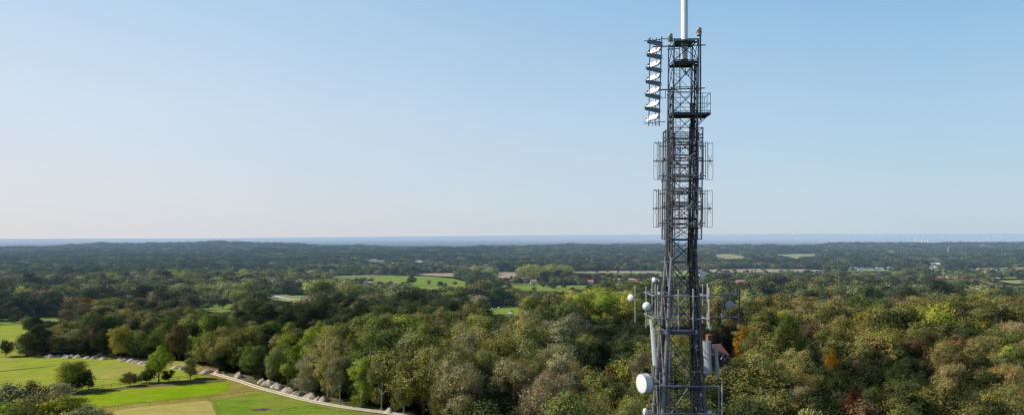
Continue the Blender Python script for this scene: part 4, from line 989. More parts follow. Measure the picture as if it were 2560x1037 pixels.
for k in range(6):
    y = 126+33.5*k; x = 1635.5-1.0*k; Y = 60.95; c = W(x, y, Y)
    e = thing_at('log_periodic_antenna', c, 'white tilted box antenna, %s of six, stacked left of mast' % (CNT[k] if k in (0, 5) else CNT[k]+' from top'), 'antenna', 'grey and white antennas stacked beside the mast')
    # a tapered box whose sunlit top leans towards the viewer
    pts = []
    for (dx, dy) in ((-13, 3), (-12, -2.5), (8, -8.5), (14, -3), (11, 2.5), (-11, 9)):
        q = W(x+dx, y+dy, Y); q.y += -1.1*(q.x-c.x)+.64*(q.z-c.z); pts.append(q)
    t = MB(); t.poly(pts, Vector((.75, .55, -.35))*.14); sub(t, 'radome', M['white'], e)
    t = MB(); t.tube(W(x-12, y+3, Y), W(x-15, y+3.4, Y), .05, 6); t.tube(W(x-9, y, Y+.05), W(x-15.5, y+1, Y+.05), .035, 5); sub(t, 'connector', M['cable'], e)
    t = MB(); t.path([W(x-15, y+3, Y)]+[W(x-15-6*math.sin(a), y+9-6*math.cos(a), Y) for a in np.linspace(.2, 2.7, 7)]+[W(x-12, y+16, Y)], .012, 4); sub(t, 'feed_cable', M['cable'], e)
    t = MB()
    for q in range(4): t.tube(W(x-4+5*q, y+5, Y+.3), W(x-4+5*q+.6, y+17, Y+.3), .012, 4)
    sub(t, 'element_rod', M['galv_pale'], e)
# broadcast dipole panels, two tiers on four sides
def dipole_panel(side, tier):
    py0 = 399.5+120.5*tier; z = zf(py0); h = 47*60/F
    cx0 = xc(z)+.02; out = {'left': Vector((-1, 0, 0)), 'right': Vector((1, 0, 0)), 'front': Vector((0, -1, 0)), 'back': Vector((0, 1, 0))}[side]
    tan = Vector((0, 1, 0)) if side in ('left', 'right') else Vector((1, 0, 0))
    c = Vector((cx0, TY, z)); base = c+out*1.42
    lab = {'left': 'white edged', 'right': 'grey', 'front': 'grey', 'back': 'dark'}[side]
    e = thing_at('dipole_panel_antenna', base, '%s crossed dipole antenna on the %s of the mast cage, %s tier' % (lab, {'left': 'left side', 'right': 'right side', 'front': 'near side', 'back': 'far side'}[side], 'upper' if tier == 0 else 'lower'), 'antenna', 'crossed dipole antennas around the mast cage')
    P = lambda o_, t_, zz: c+out*o_+tan*t_+Vector((0, 0, zz))
    reach = 2.66 if side == 'right' else 2.46
    if side in ('front', 'back'): reach = 1.75
    # outer loop
    for s_ in (0.95, -0.95) if side in ('front', 'back') else (0.0,):
        t = MB(); t.path([P(1.45, s_, h+.02), P(reach-.32, s_, h-.12), P(reach-.02, s_, h), P(reach, s_, h-.22), P(reach, s_, -h+.22), P(reach-.02, s_, -h), P(reach-.5, s_, -h-.02), P(1.45, s_, -h+.2)], .021, 5)
        sub(t, 'loop', M['galv'], e)
    if side == 'left':
        t = MB(); t.path([P(reach-.36, 0, h-.02), P(reach-.02, 0, h+.02)], .04, 5); t.path([P(reach, 0, h+.02), P(reach+.02, 0, h-.35)], .045, 5); t.path([P(reach, 0, -h), P(reach+.02, 0, -h+.35)], .045, 5); t.box(P(reach-.0, 0, 0), (.14, .12, .16)); t.box(P(reach-.42, 0, h), (.12, .12, .22)); t.box(P(reach-.42, 0, -h+.1), (.12, .12, .22)); sub(t, 'corner_cap', M['white'], e)
    t = MB()
    for o_, r in ((2.02, .032), (1.84, .025)) if side in ('left', 'right') else ((1.5, .02),):
        for s_ in ((.0, .7, -.7) if side in ('left', 'right') else (-.62, .62, .2)): t.tube(P(o_, s_, h-.02), P(o_, s_, -h+.02), r, 5)
    for zz in (h-.32, -h+.32):
        t.tube(P(1.35, -.7, zz), P(1.35, .7, zz), .03, 5); t.tube(P(1.35, 0, zz), P(2.05 if side in ('left', 'right') else 1.6, 0, zz), .045, 5)
        t.tube(P(1.6, 0, zz-.3), P(1.6, 0, zz+.3), .035, 5)
    sub(t, 'reflector_rods', M['galv'] if side != 'back' else M['steel'], e)
    t = MB()
    t.tube(P(1.3, 0, 0), P(reach, 0, 0), .04, 6); t.tube(P(1.3, 0, .14), P(1.9, 0, .14), .02, 5); sub(t, 'boom', M['galv'], e)
    t = MB(); o_ = reach-.25
    if side in ('front', 'back'): o_ = 1.9
    d = .52 if side == 'front' else .5
    t.tube(P(o_, 0, 0), P(o_, d*1.0, d*.95), .022, 5); t.tube(P(o_, 0, 0), P(o_, -d*1.1, -d), .022, 5); t.tube(P(o_, 0, 0), P(o_, d*1.1, -d), .017, 5); t.tube(P(o_, 0, 0), P(o_, -d, d), .017, 5)
    sub(t, 'crossed_dipole', M['galv_pale'], e)
    t = MB(); t.box(P(o_, 0, 0), (.19, .19, .19)); sub(t, 'centre_box', M['white_warm'], e)
    if side == 'front':
        t = MB()
        for zz in (h, -h): t.tube(P(1.5, -1.25, zz), P(1.5, 1.25, zz), .026, 5); t.tube(P(1.42, -1.3, zz-.2*np.sign(zz)), P(1.42, 1.3, zz-.2*np.sign(zz)), .05, 5)
        t.tube(P(1.46, -1.4, -.12), P(1.46, 1.4, -.12), .05, 5); t.tube(P(1.46, -1.3, .12), P(1.46, 1.3, .12), .03, 5)
        sub(t, 'cross_bar', M['galv'], e)
        t = MB()
        for sx in (-1, 1):
            for sz in (-1, 1):
                a = P(1.53, sx*1.28, sz*(h+.02)); 
                t.poly([P(1.53, sx*1.1, sz*(h+.03)), P(1.53, sx*1.3, sz*(h-.06)), P(1.53, sx*1.48, sz*(h-.42)), P(1.53, sx*1.34, sz*(h-.36))], (0, .03, 0))
        sub(t, 'corner_gusset', M['panel_light'], e)
        t = MB()
        for x_, zz in ((-.08, h-.25), (.62, h-.25), (-.1, -h+.35), (.62, -h+.3), (.3, .02)): t.box(P(1.56, x_, zz), (.085, .08, .17))
        sub(t, 'insulator', M['white_warm'], e)
for tr_ in (0, 1):
    for sd in ('left', 'right', 'front', 'back'): dipole_panel(sd, tr_)
# pole antennas on the head frames
poles = [(1588, 715, 806, 62.9, .045, 'galv_pale', 'leftmost pole antenna, holding the left white dish'), (1615.5, 716, 818, 61.5, .05, 'galv_pale', 'pale pole antenna in front of the round white dish left of mast'),
         (1630.5, 705, 793, 61, .045, 'galv_pale', 'pale pole antenna right of the round white dish left of mast'), (1638.5, 710, 805, 59.6, .05, 'galv_pale', 'pole antenna at the left corner of the head frame'),
         (1644.5, 712, 808, 60.4, .04, 'galv_pale', 'thinner pole antenna close to the frame corner, second behind it'), (1655.5, 714, 813, 58.8, .06, 'galv', 'thick pole antenna in front of the left mast leg'),
         (1696, 724, 824, 58.8, .055, 'galv_pale', 'pole antenna in the middle of the near head frame'), (1733, 722, 823, 58.8, .06, 'galv_pale', 'pole antenna in front of the right mast leg'),
         (1676, 712, 790, 62.9, .04, 'galv', 'pole antenna seen through the mast at left, on the far frame'), (1714.5, 712, 782, 62.9, .04, 'galv', 'pole antenna seen through the mast at right, on the far frame'),
         (1757, 711, 808, 62.7, .045, 'galv_pale', 'pole antenna just right of the mast on the far frame'), (1768.8, 708, 818, 58.8, .05, 'white_warm', 'left one of the close pair at the right frame corner'),
         (1772.6, 718, 820, 59.1, .055, 'white_warm', 'right one of the close pair at the right frame corner'), (1805.5, 720, 812, 60.1, .05, 'galv', 'pole antenna on the right boom, holding the grey round dish'), (1848.5, 722, 811, 60.1, .07, 'steel', 'rightmost dark thick pole antenna at the end of the right boom'),
         (1805, 951, 1060, 58.9, .055, 'white_warm', 'pale pole antenna at the lower right outside the grey post'), (1630, 912, 960, 60, .035, 'galv_pale', 'short thin pole above the big white drum dish'), (1633.5, 908, 962, 59.8, .03, 'galv_pale', 'very thin pole above the big white drum dish, right of another')]
for px, y0, y1, Y, r, mt, lb in poles:
    b = W(px, y1, Y); e = thing_at('pole_antenna', b, lb, 'pole antenna', 'upright pole antennas on the mast frames')
    t = MB(); tp = W(px, y0, Y); t.lathe(b, (0, 0, 1), [(0, r*.8), (.02, r), ((tp-b).z-.04, r*.95), ((tp-b).z, r*.5)], 10); sub(t, 'rod', M[mt], e)
    t = MB()
    for f in (.28, .76): q = b.lerp(tp, f); t.box(q+Vector((0, .06, 0)), (r*3.2, r*3, .1))
    sub(t, 'clamp', M['galv'], e)
# dishes
def dish(px, py, Y, dia, dr, label, deep=.16, conv=.12, mount=None, mt='white', grp='white microwave dishes on the mast'):
    c = W(px, py, Y); d = Vector(dr).normalized(); e = thing_at('dish_antenna', c, label, 'dish', grp); R = dia/2
    t = MB(); t.lathe(c, d, [(-deep*1.4, R*.22), (-deep, R*.45), (-deep*.4, R*.82), (0, R), (.03, R*1.0)], 32); sub(t, 'reflector', M[mt], e, True)
    t = MB(); t.lathe(c, d, [(.031, R*.985), (.05, R*.96), (.04+conv*.5, R*.7), (.04+conv*.85, R*.35), (.04+conv, .001)], 32); sub(t, 'radome', M[mt], e, True)
    t = MB(); q = c-d*(deep*1.4+.05); t.lathe(q, d, [(-.16, .07), (-.15, .11), (.06, .11)], 12)
    if mount: t.tube(q-d*.08, W(*mount), .04, 6); t.box(q-d*.12, (.16, .16, .24))
    sub(t, 'mount', M['galv_pale'], e)
dish(1577, 744, 62.4, .66, (-.72, -.69, 0), 'white dish at the far left, fixed to the leftmost pole antenna', mount=(1588, 744, 62.9), deep=.2)
dish(1617, 765, 61.0, .74, (-.4, -.9, .1), 'round white dish behind a pale pole at the left of the mast', mount=(1630.5, 768, 61), deep=.2, conv=.2)
dish(1635, 700, 61.2, .50, (-.9, -.42, 0), 'small white dish high on the left, above the head frame', mount=(1648, 702, 60.6), deep=.2, mt='white')
dish(1756, 690, 60.2, .90, (.84, -.54, 0), 'white dish high on the right side of the mast above the head frame', mount=(1744, 688, 60.0), deep=.22, conv=.2)
dish(1824, 762, 59.8, .78, (.25, -.95, .05), 'grey white round dish on the right boom beside its pole', mount=(1805.5, 761, 60.1), deep=.12, conv=.05, mt='panel_light')
dish(1776, 820.5, 59.2, .50, (.85, -.52, 0), 'tiny pale dish below the close pair of poles right of the mast', mount=(1767, 819, 59.2), deep=.08, mt='panel_light')
dish(1649, 734, 59.5, .3, (.2, -.97, 0), 'small pale round antenna half hidden among the left poles', mount=(1645, 738, 60), deep=.05, mt='panel_light')
c = W(1603.5, 958, 59.5); d = Vector((-.915, -.40, .02)).normalized(); e = thing_at('drum_antenna', c, 'big white drum shaped dish at the lower left of the mast', 'dish')
t = MB(); t.lathe(c, d, [(-.66, .5), (-.62, .80), (-.56, .815), (-.03, .82), (-.0, .835)], 40); sub(t, 'drum', M['white'], e, True)
t = MB(); t.lathe(c, d, [(.002, .81), (.012, .79), (.03, .4), (.035, 0)], 40); sub(t, 'front_cover', M['white'], e, True)
t = MB(); t.lathe(c, d, [(-.02, .836), (-.0, .838), (.012, .83), (.013, .81)], 40); sub(t, 'rim', M['galv'], e)
t = MB(); q = c-d*.7; t.tube(q, W(1640, 958, 59.3), .12, 8); t.box(W(1632, 958, 59.3), (.22, .3, .75)); t.tube(q+Vector((0, 0, .4)), W(1640, 950, 59.3), .04, 5); t.tube(q-Vector((0, 0, .4)), W(1642, 974, 59.3), .04, 5); t.tube(W(1631, 935, 59.3), W(1629, 980, 59.3), .05, 6); sub(t, 'mount', M['galv'], e)
# sector panels
def sector(pts_px, Y, wv, label, mt, foot=None):
    (x0, y0), (x1, y1) = pts_px; a = W(x0, y0, Y); b = W(x1, y1, Y); e = thing_at('panel_antenna', b, label, 'panel antenna', 'long upright panel antennas'); ax = (a-b).normalized(); 
    w_, dp, ang = wv; R_ = Matrix.Rotation(math.radians(ang), 3, 'Z'); u = R_@Vector((1, 0, 0)); v = R_@Vector((0, 1, 0))
    t = MB(); prof = [(-.5, .5), (-.5, -.1), (-.38, -.42), (-.15, -.5), (.15, -.5), (.38, -.42), (.5, -.1), (.5, .5)]
    base = [b+u*p*w_+v*q*dp for p, q in prof]; t.poly(base, a-b); sub(t, 'radome', M[mt], e)
    t = MB()
    for f in (-.004, 1.0): q = b.lerp(a, f); t.box(q, (w_*.8, dp*.7, .05))
    for k in range(4): t.tube(b+u*(k-1.5)*w_*.2, b+u*(k-1.5)*w_*.2-ax*.14, .02, 5)
    for f in (.12, .88): q = b.lerp(a, f); t.box(q+v*(dp*.5+.08), (.1, .2, .1))
    sub(t, 'bracket', M['galv'], e)
sector(((1627.3, 797), (1629.5, 819)), 59.5, (.27, .16, -25), 'short upper part of the cream panel stack left of the mast', 'white')
sector(((1631, 819), (1637.5, 912)), 59.3, (.36, .2, -25), 'long cream white panel antenna left of the mast, below a shorter one', 'white')
sector(((1766, 852), (1769, 932)), 59.0, (.62, .42, -30), 'broad grey panel antenna right of the mast in front of the red brick chimney', 'panel_light')
sector(((1789, 863), (1795, 942)), 59.4, (.28, .26, -20), 'slim grey leaning panel antenna in front of the red roof', 'panel_light')
# box camera at the bottom left of the mast
b = W(1616, 1030, 59.2); e = thing_at('mast_equipment', b, 'white rounded equipment unit at the bottom left edge of the mast', 'equipment unit')
t = MB(); t.lathe(W(1613.5, 1036, 59.2), (0, 0, 1), [(-.1, .1), (0, .2), (.3, .22), (.5, .16), (.56, .05)], 18); sub(t, 'dome', M['white'], e, True)
t = MB(); t.box(W(1618, 1036, 59.3), (.1, .12, .75)); t.box(W(1624, 1026, 59.3), (.5, .1, .06)); t.box(W(1626, 1038, 59.3), (.34, .2, .5)); t.tube(W(1618, 1010, 59.3), W(1618, 1016, 59.3), .06, 6); sub(t, 'bracket', M['galv_pale'], e)
t = MB(); 
b = W(1775, 1030, 59.2); e = thing_at('mast_equipment', b, 'small white bracketed camera on the lower right arm of the mast', 'equipment unit'); t.box(W(1774, 1029, 59.2), (.3, .16, .12)); sub(t, 'body', M['white'], e); t = MB(); t.tube(W(1774, 1032, 59.2), W(1774, 1024, 59.2), .03, 5); t.tube(W(1770, 1025, 59.2), W(1778, 1023, 59.2), .03, 5); sub(t, 'bracket', M['galv_pale'], e)

#@@HOUSES@@
# ---------------------------------------------------------------- houses and village
def house(px, py, wpx, hpx, wall, roof, label, rz=0.0, name='house', dep=.75, chim=True, roofh=.45, group=None, win=0, cat='house', hip=False):
    p = at(px, py); s = p.y/F; w_ = wpx*s; h_ = hpx*s; wh = h_*(1-roofh); d_ = w_*dep
    e = empty(name, p, rz); tag(e, label, cat, group)
    t = MB(); t.box((0, 0, wh/2-.3), (w_, d_, wh+.6))
    if not hip:
        for sx in (-1, 1): t.poly([(sx*w_*.499, -d_*.49, wh), (sx*w_*.499, d_*.49, wh), (sx*w_*.499, 0, h_-.1)], (-sx*.2, 0, 0))
    t.build('wall', M[wall], e)
    t = MB(); o_ = .35; g = 0 if not hip else w_*.28
    V = [(-w_/2-o_, -d_/2-o_, wh-.1), (w_/2+o_, -d_/2-o_, wh-.1), (w_/2+o_, d_/2+o_, wh-.1), (-w_/2-o_, d_/2+o_, wh-.1), (-w_/2-o_+g, 0, h_), (w_/2+o_-g, 0, h_)]
    t.v = [Vector(v) for v in V]; t.f = [(0, 1, 5, 4), (2, 3, 4, 5), (1, 2, 5), (3, 0, 4), (3, 2, 1, 0)]
    ro = t.build('roof', M[roof], e)
    if chim:
        t = MB(); t.box((w_*.25, d_*.05, h_+.2), (.9, .9, 2.0)); t.build('chimney', M['brick'], ro)
    for k in range(win):
        t = MB(); t.box((-w_/2+w_*(k+.5)/win, -d_/2-.02, wh*.55), (w_/win*.4, .06, wh*.35)); t.build('window', M['window'], e)
    return e
# the red roofed house behind the mast
p = at(1798, 905); p = Vector(((1800-CX)/F*228, 228, float(T((1800-CX)/F*228, 228)))); e = empty('house', p, math.radians(18)); tag(e, 'red roofed house with white gabled dormer behind the panel antennas of the mast', 'house')
s = 228/F; zr = CZ-(868-HY)*s-p.z; ze = CZ-(886-HY)*s-p.z; zt = CZ-(862-HY)*s-p.z
t = MB(); t.box((-1, 2.5, ze/2-1), (9, 5.5, ze+2)); t.build('wall', M['brick'], e)
t = MB(); t.v = [Vector(v) for v in [(-6, -.8, ze), (3.0, -.8, ze-.2), (3.0, 5.6, ze), (-6, 5.6, ze), (-5.6, 2.6, zt), (2.0, 2.6, zt)]]; t.f = [(0, 1, 5, 4), (2, 3, 4, 5), (1, 2, 5), (3, 0, 4), (3, 2, 1, 0)]; ro = t.build('roof', M['tile'], e)
t = MB(); cx_h = -3.5; t.box((cx_h, 1.0, zt+.9), (1.5, 1.3, 4.4)); t.box((cx_h, 1.0, zt+3.2), (1.7, 1.5, .3)); t.build('chimney', M['brick'], ro)
t = MB(); t.lathe((cx_h-.3, 1.0, zt+3.3), (0, 0, 1), [(0, .16), (.5, .13)], 8); t.lathe((cx_h+.35, 1.0, zt+3.3), (0, 0, 1), [(0, .16), (.5, .13)], 8); t.build('chimney_pot', M['tile'], ro)
dm = MB(); dx, dw, dz = .9, 1.35, ze-.3
dm.poly([(dx-dw, -1.2, dz-2.6), (dx+dw, -1.2, dz-2.6), (dx+dw, -1.2, dz-.7), (dx, -1.2, dz+1.1), (dx-dw, -1.2, dz-.7)], (0, 2.6, 0)); go = dm.build('dormer', M['tile_dark'], e)
t = MB()
for sx in (-1, 1): t.tube((dx+sx*(dw+.25), -1.35, dz-1.0), (dx, -1.35, dz+1.35), .13, 4)
t.box((dx, -1.32, dz-.5), (1.2, .1, .1)); t.build('bargeboard', M['white'], go)
t = MB(); t.box((dx, -1.24, dz-1.2), (1.5, .08, 1.1)); t.build('window_frame', M['white'], go)
t = MB()
for k in (-.36, .36): t.box((dx+k, -1.29, dz-1.2), (.5, .05, .8))
t.build('pane', M['window'], go)
seen('lawn', [(1255, 695), (1350, 694), (1350, 712), (1255, 713)], M['grass_green']); seen('lawn', [(2300, 664), (2560, 672), (2560, 698), (2320, 696)], M['grass_green'])
seen('lawn', [(915, 651), (965, 651), (965, 656), (915, 656)], M['pasture_pale']); seen('lawn', [(1036, 652), (1066, 652), (1066, 656), (1036, 656)], M['pasture_pale']); seen('lawn', [(1525, 698), (1610, 698), (1610, 706), (1525, 706)], M['grass_green'])
rs = random.Random(3)
VG = 'houses of the village in the valley'
for (px, py, w_, h_, wl, rf, lb) in [(1284, 708, 16, 10, 'brick', 'tile_dark', 'dark roofed brick house at the left end of the valley village'), (1303, 708, 14, 10, 'brick', 'tile', 'red roofed house between dark roofed and white ones in the village'), (1319, 708, 12, 9, 'brick', 'tile_dark', 'small dark roofed house beside the white village house'),
    (1334, 709, 15, 11, 'render', 'tile_pink', 'white house with pale pink roof above the small valley pasture'), (1345, 706, 9, 8, 'render', 'tile_pink', 'small white house behind the pink roofed white one'), (1425, 701, 10, 7, 'brick', 'tile_dark', 'dark house half hidden by trees in the middle of village'),
    (1477, 710, 16, 11, 'tile_pink', 'tile', 'brick house with pink gable right of the small valley pasture'), (1489, 706, 12, 9, 'brick', 'tile_dark', 'dark roofed house behind the pink gabled house'), (1548, 704, 26, 9, 'tile_pink', 'tile_pink', 'long low building with faded pink roof left of the mast'), (1578, 703, 22, 8, 'brick', 'tile_pink', 'second long pink roofed building, nearer to the mast'), (1596, 704, 12, 8, 'brick', 'tile', 'short red roofed building closest to the mast in the village'),
    (905, 708, 18, 7, 'render', 'tile_pink', 'pale pink roofed house among trees left of the valley pasture'), (921, 709, 12, 6, 'render', 'white_warm', 'small white roofed building next to the pale pink house'), (797, 676, 8, 6, 'render', 'tile_pink', 'tiny pink house in the far wood above the pale path'),
    (1851, 709, 20, 10, 'brick', 'tile_pink', 'red brick house with several chimneys in the trees right of the mast'), (1277, 786, 10, 7, 'white_warm', 'panel_light', 'small beige shed in the pasture behind the near wood'), (910, 842, 14, 4, 'white', 'white', 'white tent like roof showing through a gap in the near wood'), (2236, 735, 11, 4, 'render', 'white', 'white roof in the wood edge below the caravan site'), (2258, 657, 10, 5, 'render', 'white', 'white building on the wooded slope above the caravans'), (2299, 679, 10, 5, 'render', 'white', 'white house in the dark valley right of the caravans')]:
    house(px, py, w_, h_, wl, rf, lb, rs.uniform(-.5, .5), group=VG, win=3 if w_ > 11 else 0, chim=h_ > 6)
cluster = []
for k, x in enumerate([690, 707, 788, 891, 925, 936, 957, 1005, 1040, 1052, 1130, 1156]): cluster.append((x, 654+rs.uniform(-1.5, 2.5), 12 if x != 1040 else 20, 5, 'farm', 'pale building in the line of clearings left of centre'))
for x in (2333, 2343): cluster.append((x, 663, 12, 6, 'wh', ''))
for k in range(8): cluster.append((2326+k*7+rs.uniform(-2, 2), 672+rs.uniform(-5, 3), 11, 6, 'v1', ''))
for k in range(16): cluster.append((2340+k*3.6, 692+rs.uniform(-5, 4), 9, 5, 'v2', ''))
for k in range(20): cluster.append((2402+k*8+rs.uniform(-3, 3), 679+rs.uniform(-3, 2), 11, 5, 'v3', ''))
for k in range(16): cluster.append((2472+k*4.6, 692+rs.uniform(-6, 5), 9, 6, 'v4', ''))
for k in range(9): cluster.append((1395+k*9+rs.uniform(-3, 3), 628+rs.uniform(-3, 2), 8, 4, 'ridge', ''))
for k in range(26): cluster.append((2180+k*15+rs.uniform(-4, 4), 615+rs.uniform(-1.0, 2), 10, 4, 'crest', ''))
GN = {'farm': 'in the far forest clearings', 'wh': 'topping the right village', 'v1': 'left in the right village', 'v2': 'in the lower right village', 'v3': 'in the long row, right village', 'v4': 'near the tan field', 'ridge': 'on the ridge left of mast', 'crest': 'on the right far ridge'}
cl = {}
for c_ in cluster: cl.setdefault(c_[4], []).append(c_)
for g_, L_ in cl.items():
    L_.sort()
    for k, c_ in enumerate(L_):
        wl, rf = rs.choice([('render', 'tile_dark'), ('render', 'tile'), ('brick', 'tile'), ('render', 'tile_pink'), ('render', 'white_warm')]) if g_ not in ('wh', 'farm', 'crest') else (('render', 'white') if g_ == 'wh' else ('render', 'tile_pink'))
        wd = {'render': 'white', 'brick': 'brick'}[wl]; rd = {'tile_dark': 'dark roofed', 'tile': 'red roofed', 'tile_pink': 'pink roofed', 'white_warm': 'pale roofed', 'white': 'white roofed'}[rf]
        lb = '%s %s house %s, %s' % (rd, wd, GN[g_], (OR+['twenty-fifth', 'twenty-sixth'])[k]+' from left')
        house(c_[0], c_[1], c_[2], c_[3]*1.1, wl, rf, lb, rs.uniform(-.6, .6), chim=False, group='houses of the far villages')
e0 = None
for k in range(46):
    px = 2120+rs.uniform(0, 112); py = 669.5+rs.uniform(0, 6); p = at(px, py)
    if e0 is None:
        e0 = empty('caravan', p, .3); t = MB(); t.box((0, 0, 1.6), (8.5, 3, 2.4)); t.build('body', M['panel_light'], e0); t = MB(); t.poly([(-4.4, -1.6, 2.8), (-4.4, 1.6, 2.8), (-4.4, 0, 3.3)], (8.8, 0, 0)); t.build('roof', M['panel_light'], e0); e = e0
    else: e = copy_tree(e0)
    e.location = p; e.rotation_euler = (0, 0, rs.choice((.2, 1.5, .9))+rs.uniform(-.2, .2)); tag(e, 'white static caravan in the close rows on the pale site in the wood', 'caravan', 'white caravans on the site in the wood')
# church spire and small masts far away
p = at(2371, 634); e = empty('church', p); tag(e, 'pale church spire standing above the forest at the right', 'church'); s = p.y/F
t = MB(); t.box((0, 0, 4*s), (4.5*s, 4.5*s, 8*s)); t.build('tower', M['white_warm'], e); t = MB(); t.lathe((0, 0, 8*s), (0, 0, 1), [(0, 2.2*s), (14*s, .15*s)], 8); t.build('spire', M['panel_light'], e)
p = at(733, 617); e = empty('radio_mast', p); tag(e, 'tiny white mast on the far ridge left of centre', 'mast'); s = p.y/F; t = MB(); t.tube((0, 0, 0), (0, 0, 8*s), .8*s, 6, .5*s); t.build('pole', M['white'], e); t = MB(); t.box((0, 0, 6.5*s), (2*s, 2*s, 2.5*s)); t.build('head', M['white'], e)
# sheep in the valley pasture
sh = None
for k, (px, py) in enumerate([(1221, 768.5), (1226, 767.8), (1247, 773), (1231, 775), (1238, 776)]):
    p = at(px, py)
    if sh is None:
        sh = empty('sheep', p); t = MB(); t.lathe((-.55, 0, .75), (1, 0, 0), [(0, .1), (.08, .28), (.35, .36), (.8, .36), (1.05, .26), (1.12, .1)], 12); t.build('fleece', M['wool'], sh, None, True)
        t = MB(); t.lathe((.5, 0, .92), (1, 0, .1), [(0, .13), (.12, .15), (.32, .09), (.38, .05)], 8); t.build('head', M['skin_dark'], sh)
        for sx in (-.35, .35):
            for sy in (-.15, .15): t = MB(); t.tube((sx, sy, .5), (sx, sy, 0), .055, 5, .04); t.build('leg', M['skin_dark'], sh)
        e = sh
    else: e = copy_tree(sh)
    e.location = p; e.rotation_euler = (0, 0, rs.uniform(0, 6)); e.scale = (1.5,)*3; tag(e, 'white sheep grazing in the pasture behind the near wood', 'sheep', 'sheep in the valley pasture')
# far town on the plain
rt = random.Random(9); t = MB()
def far_at(px, py):
    return at(px, py)
for k in range(420):
    px = rt.choice((rt.uniform(1150, 2560), rt.uniform(1750, 2560), rt.uniform(2050, 2560))); py = rt.uniform(587.5, 609) if px > 1700 else rt.uniform(591, 603); p = far_at(px, py); s = p.y/F
    if p.y < 5500: continue
    t.box(p+Vector((0, 0, .3*s)), (rt.uniform(.8, 3.5)*s, 1.5*s, rt.uniform(.5, 1.3)*s))
for (a, b, y) in ((1300, 1360, 603), (1360, 1400, 604), (1550, 1620, 599), (1630, 1655, 599), (1775, 1810, 598), (1820, 1850, 597.5), (2176, 2205, 595), (2270, 2290, 593.5), (1928, 1945, 612), (1960, 1975, 595)):
    for q in range(int((b-a)/5)):
        p = far_at(a+q*5+rt.uniform(0, 3), y+rt.uniform(-.7, .7)); s = p.y/F; t.box(p+Vector((0, 0, .4*s)), (rt.uniform(2, 6)*s, 2*s, rt.uniform(.6, 1.1)*s))
for (px, y, h_) in ((2288, 606, 9), (2296, 606, 6), (2305, 607, 8), (2312, 605, 7), (2320, 608, 11), (2428, 606, 5), (2436, 606, 4), (2449, 606, 5), (2456, 606, 5), (2244, 594, 4), (1993, 599, 5), (2356, 594, 4)):
    p = far_at(px, y); s = p.y/F; t.box(p+Vector((0, 0, h_*s/2)), (1.8*s, 2*s, h_*s))
mt_, N_, L_, b_, q_ = base_mat('haze_glow_far_walls'); b_.inputs['Base Color'].default_value = (.8, .8, .78, 1); em_ = N_.new('ShaderNodeEmission'); em_.inputs[0].default_value = (.46, .58, .72, 1)  # town haze painted as a fixed pale blue glow over the white walls
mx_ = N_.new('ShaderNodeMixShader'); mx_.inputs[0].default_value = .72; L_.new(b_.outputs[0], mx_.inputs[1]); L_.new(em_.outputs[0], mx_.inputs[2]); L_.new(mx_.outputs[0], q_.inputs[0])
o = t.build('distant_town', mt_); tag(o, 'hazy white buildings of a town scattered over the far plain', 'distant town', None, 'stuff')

# ---------------------------------------------------------------- sky, sun, camera
w = bpy.data.worlds.new('World'); scene.world = w; w.use_nodes = True; N, L = w.node_tree.nodes, w.node_tree.links
sk = N.new('ShaderNodeTexSky'); sk.sky_type = 'NISHITA'; sk.sun_disc = False; sk.sun_elevation = SUN_EL
SD = Vector((-math.cos(SUN_EL)*math.sin(SUN_AZ), math.cos(SUN_EL)*math.cos(SUN_AZ), math.sin(SUN_EL)))
sk.sun_rotation = -SUN_AZ; sk.altitude = 100; sk.air_density = 1.0; sk.dust_density = 1.3; sk.ozone_density = 1.6
tc = N.new('ShaderNodeTexCoord'); sx = N.new('ShaderNodeSeparateXYZ'); mxn = N.new('ShaderNodeMath'); mxn.operation = 'MAXIMUM'; mxn.inputs[1].default_value = .002; cb = N.new('ShaderNodeCombineXYZ')
L.new(tc.outputs['Generated'], sx.inputs[0]); L.new(sx.outputs['Z'], mxn.inputs[0]); L.new(sx.outputs['X'], cb.inputs['X']); L.new(sx.outputs['Y'], cb.inputs['Y']); L.new(mxn.outputs[0], cb.inputs['Z'])
L.new(cb.outputs[0], sk.inputs['Vector'])

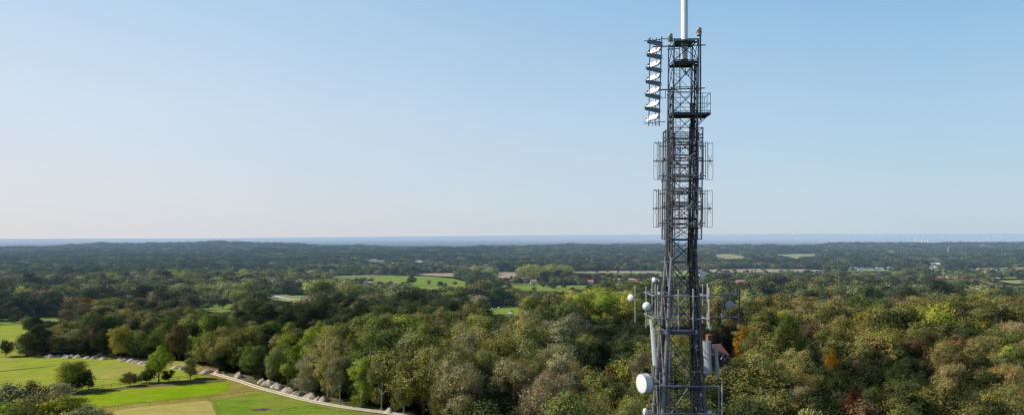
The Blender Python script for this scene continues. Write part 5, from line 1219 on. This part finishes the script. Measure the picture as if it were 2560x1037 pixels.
sn = N.new('ShaderNodeVectorMath'); sn.operation = 'DOT_PRODUCT'; hn = N.new('ShaderNodeVectorMath'); hn.operation = 'MULTIPLY'; hn.inputs[1].default_value = (1, 1, 0)
nn = N.new('ShaderNodeVectorMath'); nn.operation = 'NORMALIZE'; L.new(tc.outputs['Generated'], hn.inputs[0]); L.new(hn.outputs[0], nn.inputs[0]); L.new(nn.outputs[0], sn.inputs[0])
sn.inputs[1].default_value = (-math.sin(SUN_AZ), math.cos(SUN_AZ), 0)
mr = N.new('ShaderNodeMapRange'); mr.inputs[1].default_value = -.42; mr.inputs[2].default_value = .82; L.new(sn.outputs['Value'], mr.inputs[0])
away = ramp(N, L, mxn.outputs[0], [(0, (.58, .69, .78)), (.05, (.53, .69, .81)), (.16, (.42, .635, .83)), (.32, (.25, .50, .78)), (.5, (.08, .22, .47)), (1, (.025, .07, .20))])
near = ramp(N, L, mxn.outputs[0], [(0, (.76, .755, .785)), (.05, (.755, .77, .82)), (.16, (.70, .79, .90)), (.32, (.52, .71, .90)), (.5, (.20, .36, .60)), (1, (.03, .08, .22))])
grad = mixc(N, L, mr.outputs[0], away, near)
sn5 = noise(N, L, 2.2, 5, tc.outputs['Generated'], .6); grad = mixc(N, L, 1.0, grad, ramp(N, L, sn5.outputs['Fac'], [(.3, (.975, .98, .985)), (.7, (1.02, 1.015, 1.01))]), 'MULTIPLY')
sky_s = mixc(N, L, 1.0, sk.outputs[0], (.11, .11, .11), 'MULTIPLY')
fin = mixc(N, L, .88, sky_s, grad)
L.new(fin, N['Background'].inputs['Color']); N['Background'].inputs['Strength'].default_value = 1.0
sl = bpy.data.lights.new('sun', 'SUN'); sl.energy = 5.0; sl.angle = math.radians(.53); sl.color = (1, .93, .82)
so = bpy.data.objects.new('sun', sl); COL.objects.link(so); so.rotation_euler = SD.to_track_quat('Z', 'Y').to_euler(); so.location = (-60, 20, 120)
cd = bpy.data.cameras.new('camera'); cam = bpy.data.objects.new('camera', cd); COL.objects.link(cam)
cam.location = (0, 0, CZ); cam.rotation_euler = (PI/2, 0, 0); cd.sensor_width = 36; cd.lens = F/2560*36; cd.shift_y = (HY-518.5)/2560; cd.clip_start = .5; cd.clip_end = 120000
scene.camera = cam
scene.view_settings.view_transform = 'Standard'; scene.view_settings.look = 'None'; scene.view_settings.exposure = 0
scene.cycles.max_bounces = 5; scene.cycles.diffuse_bounces = 1; scene.cycles.transmission_bounces = 3; scene.cycles.use_denoising = True
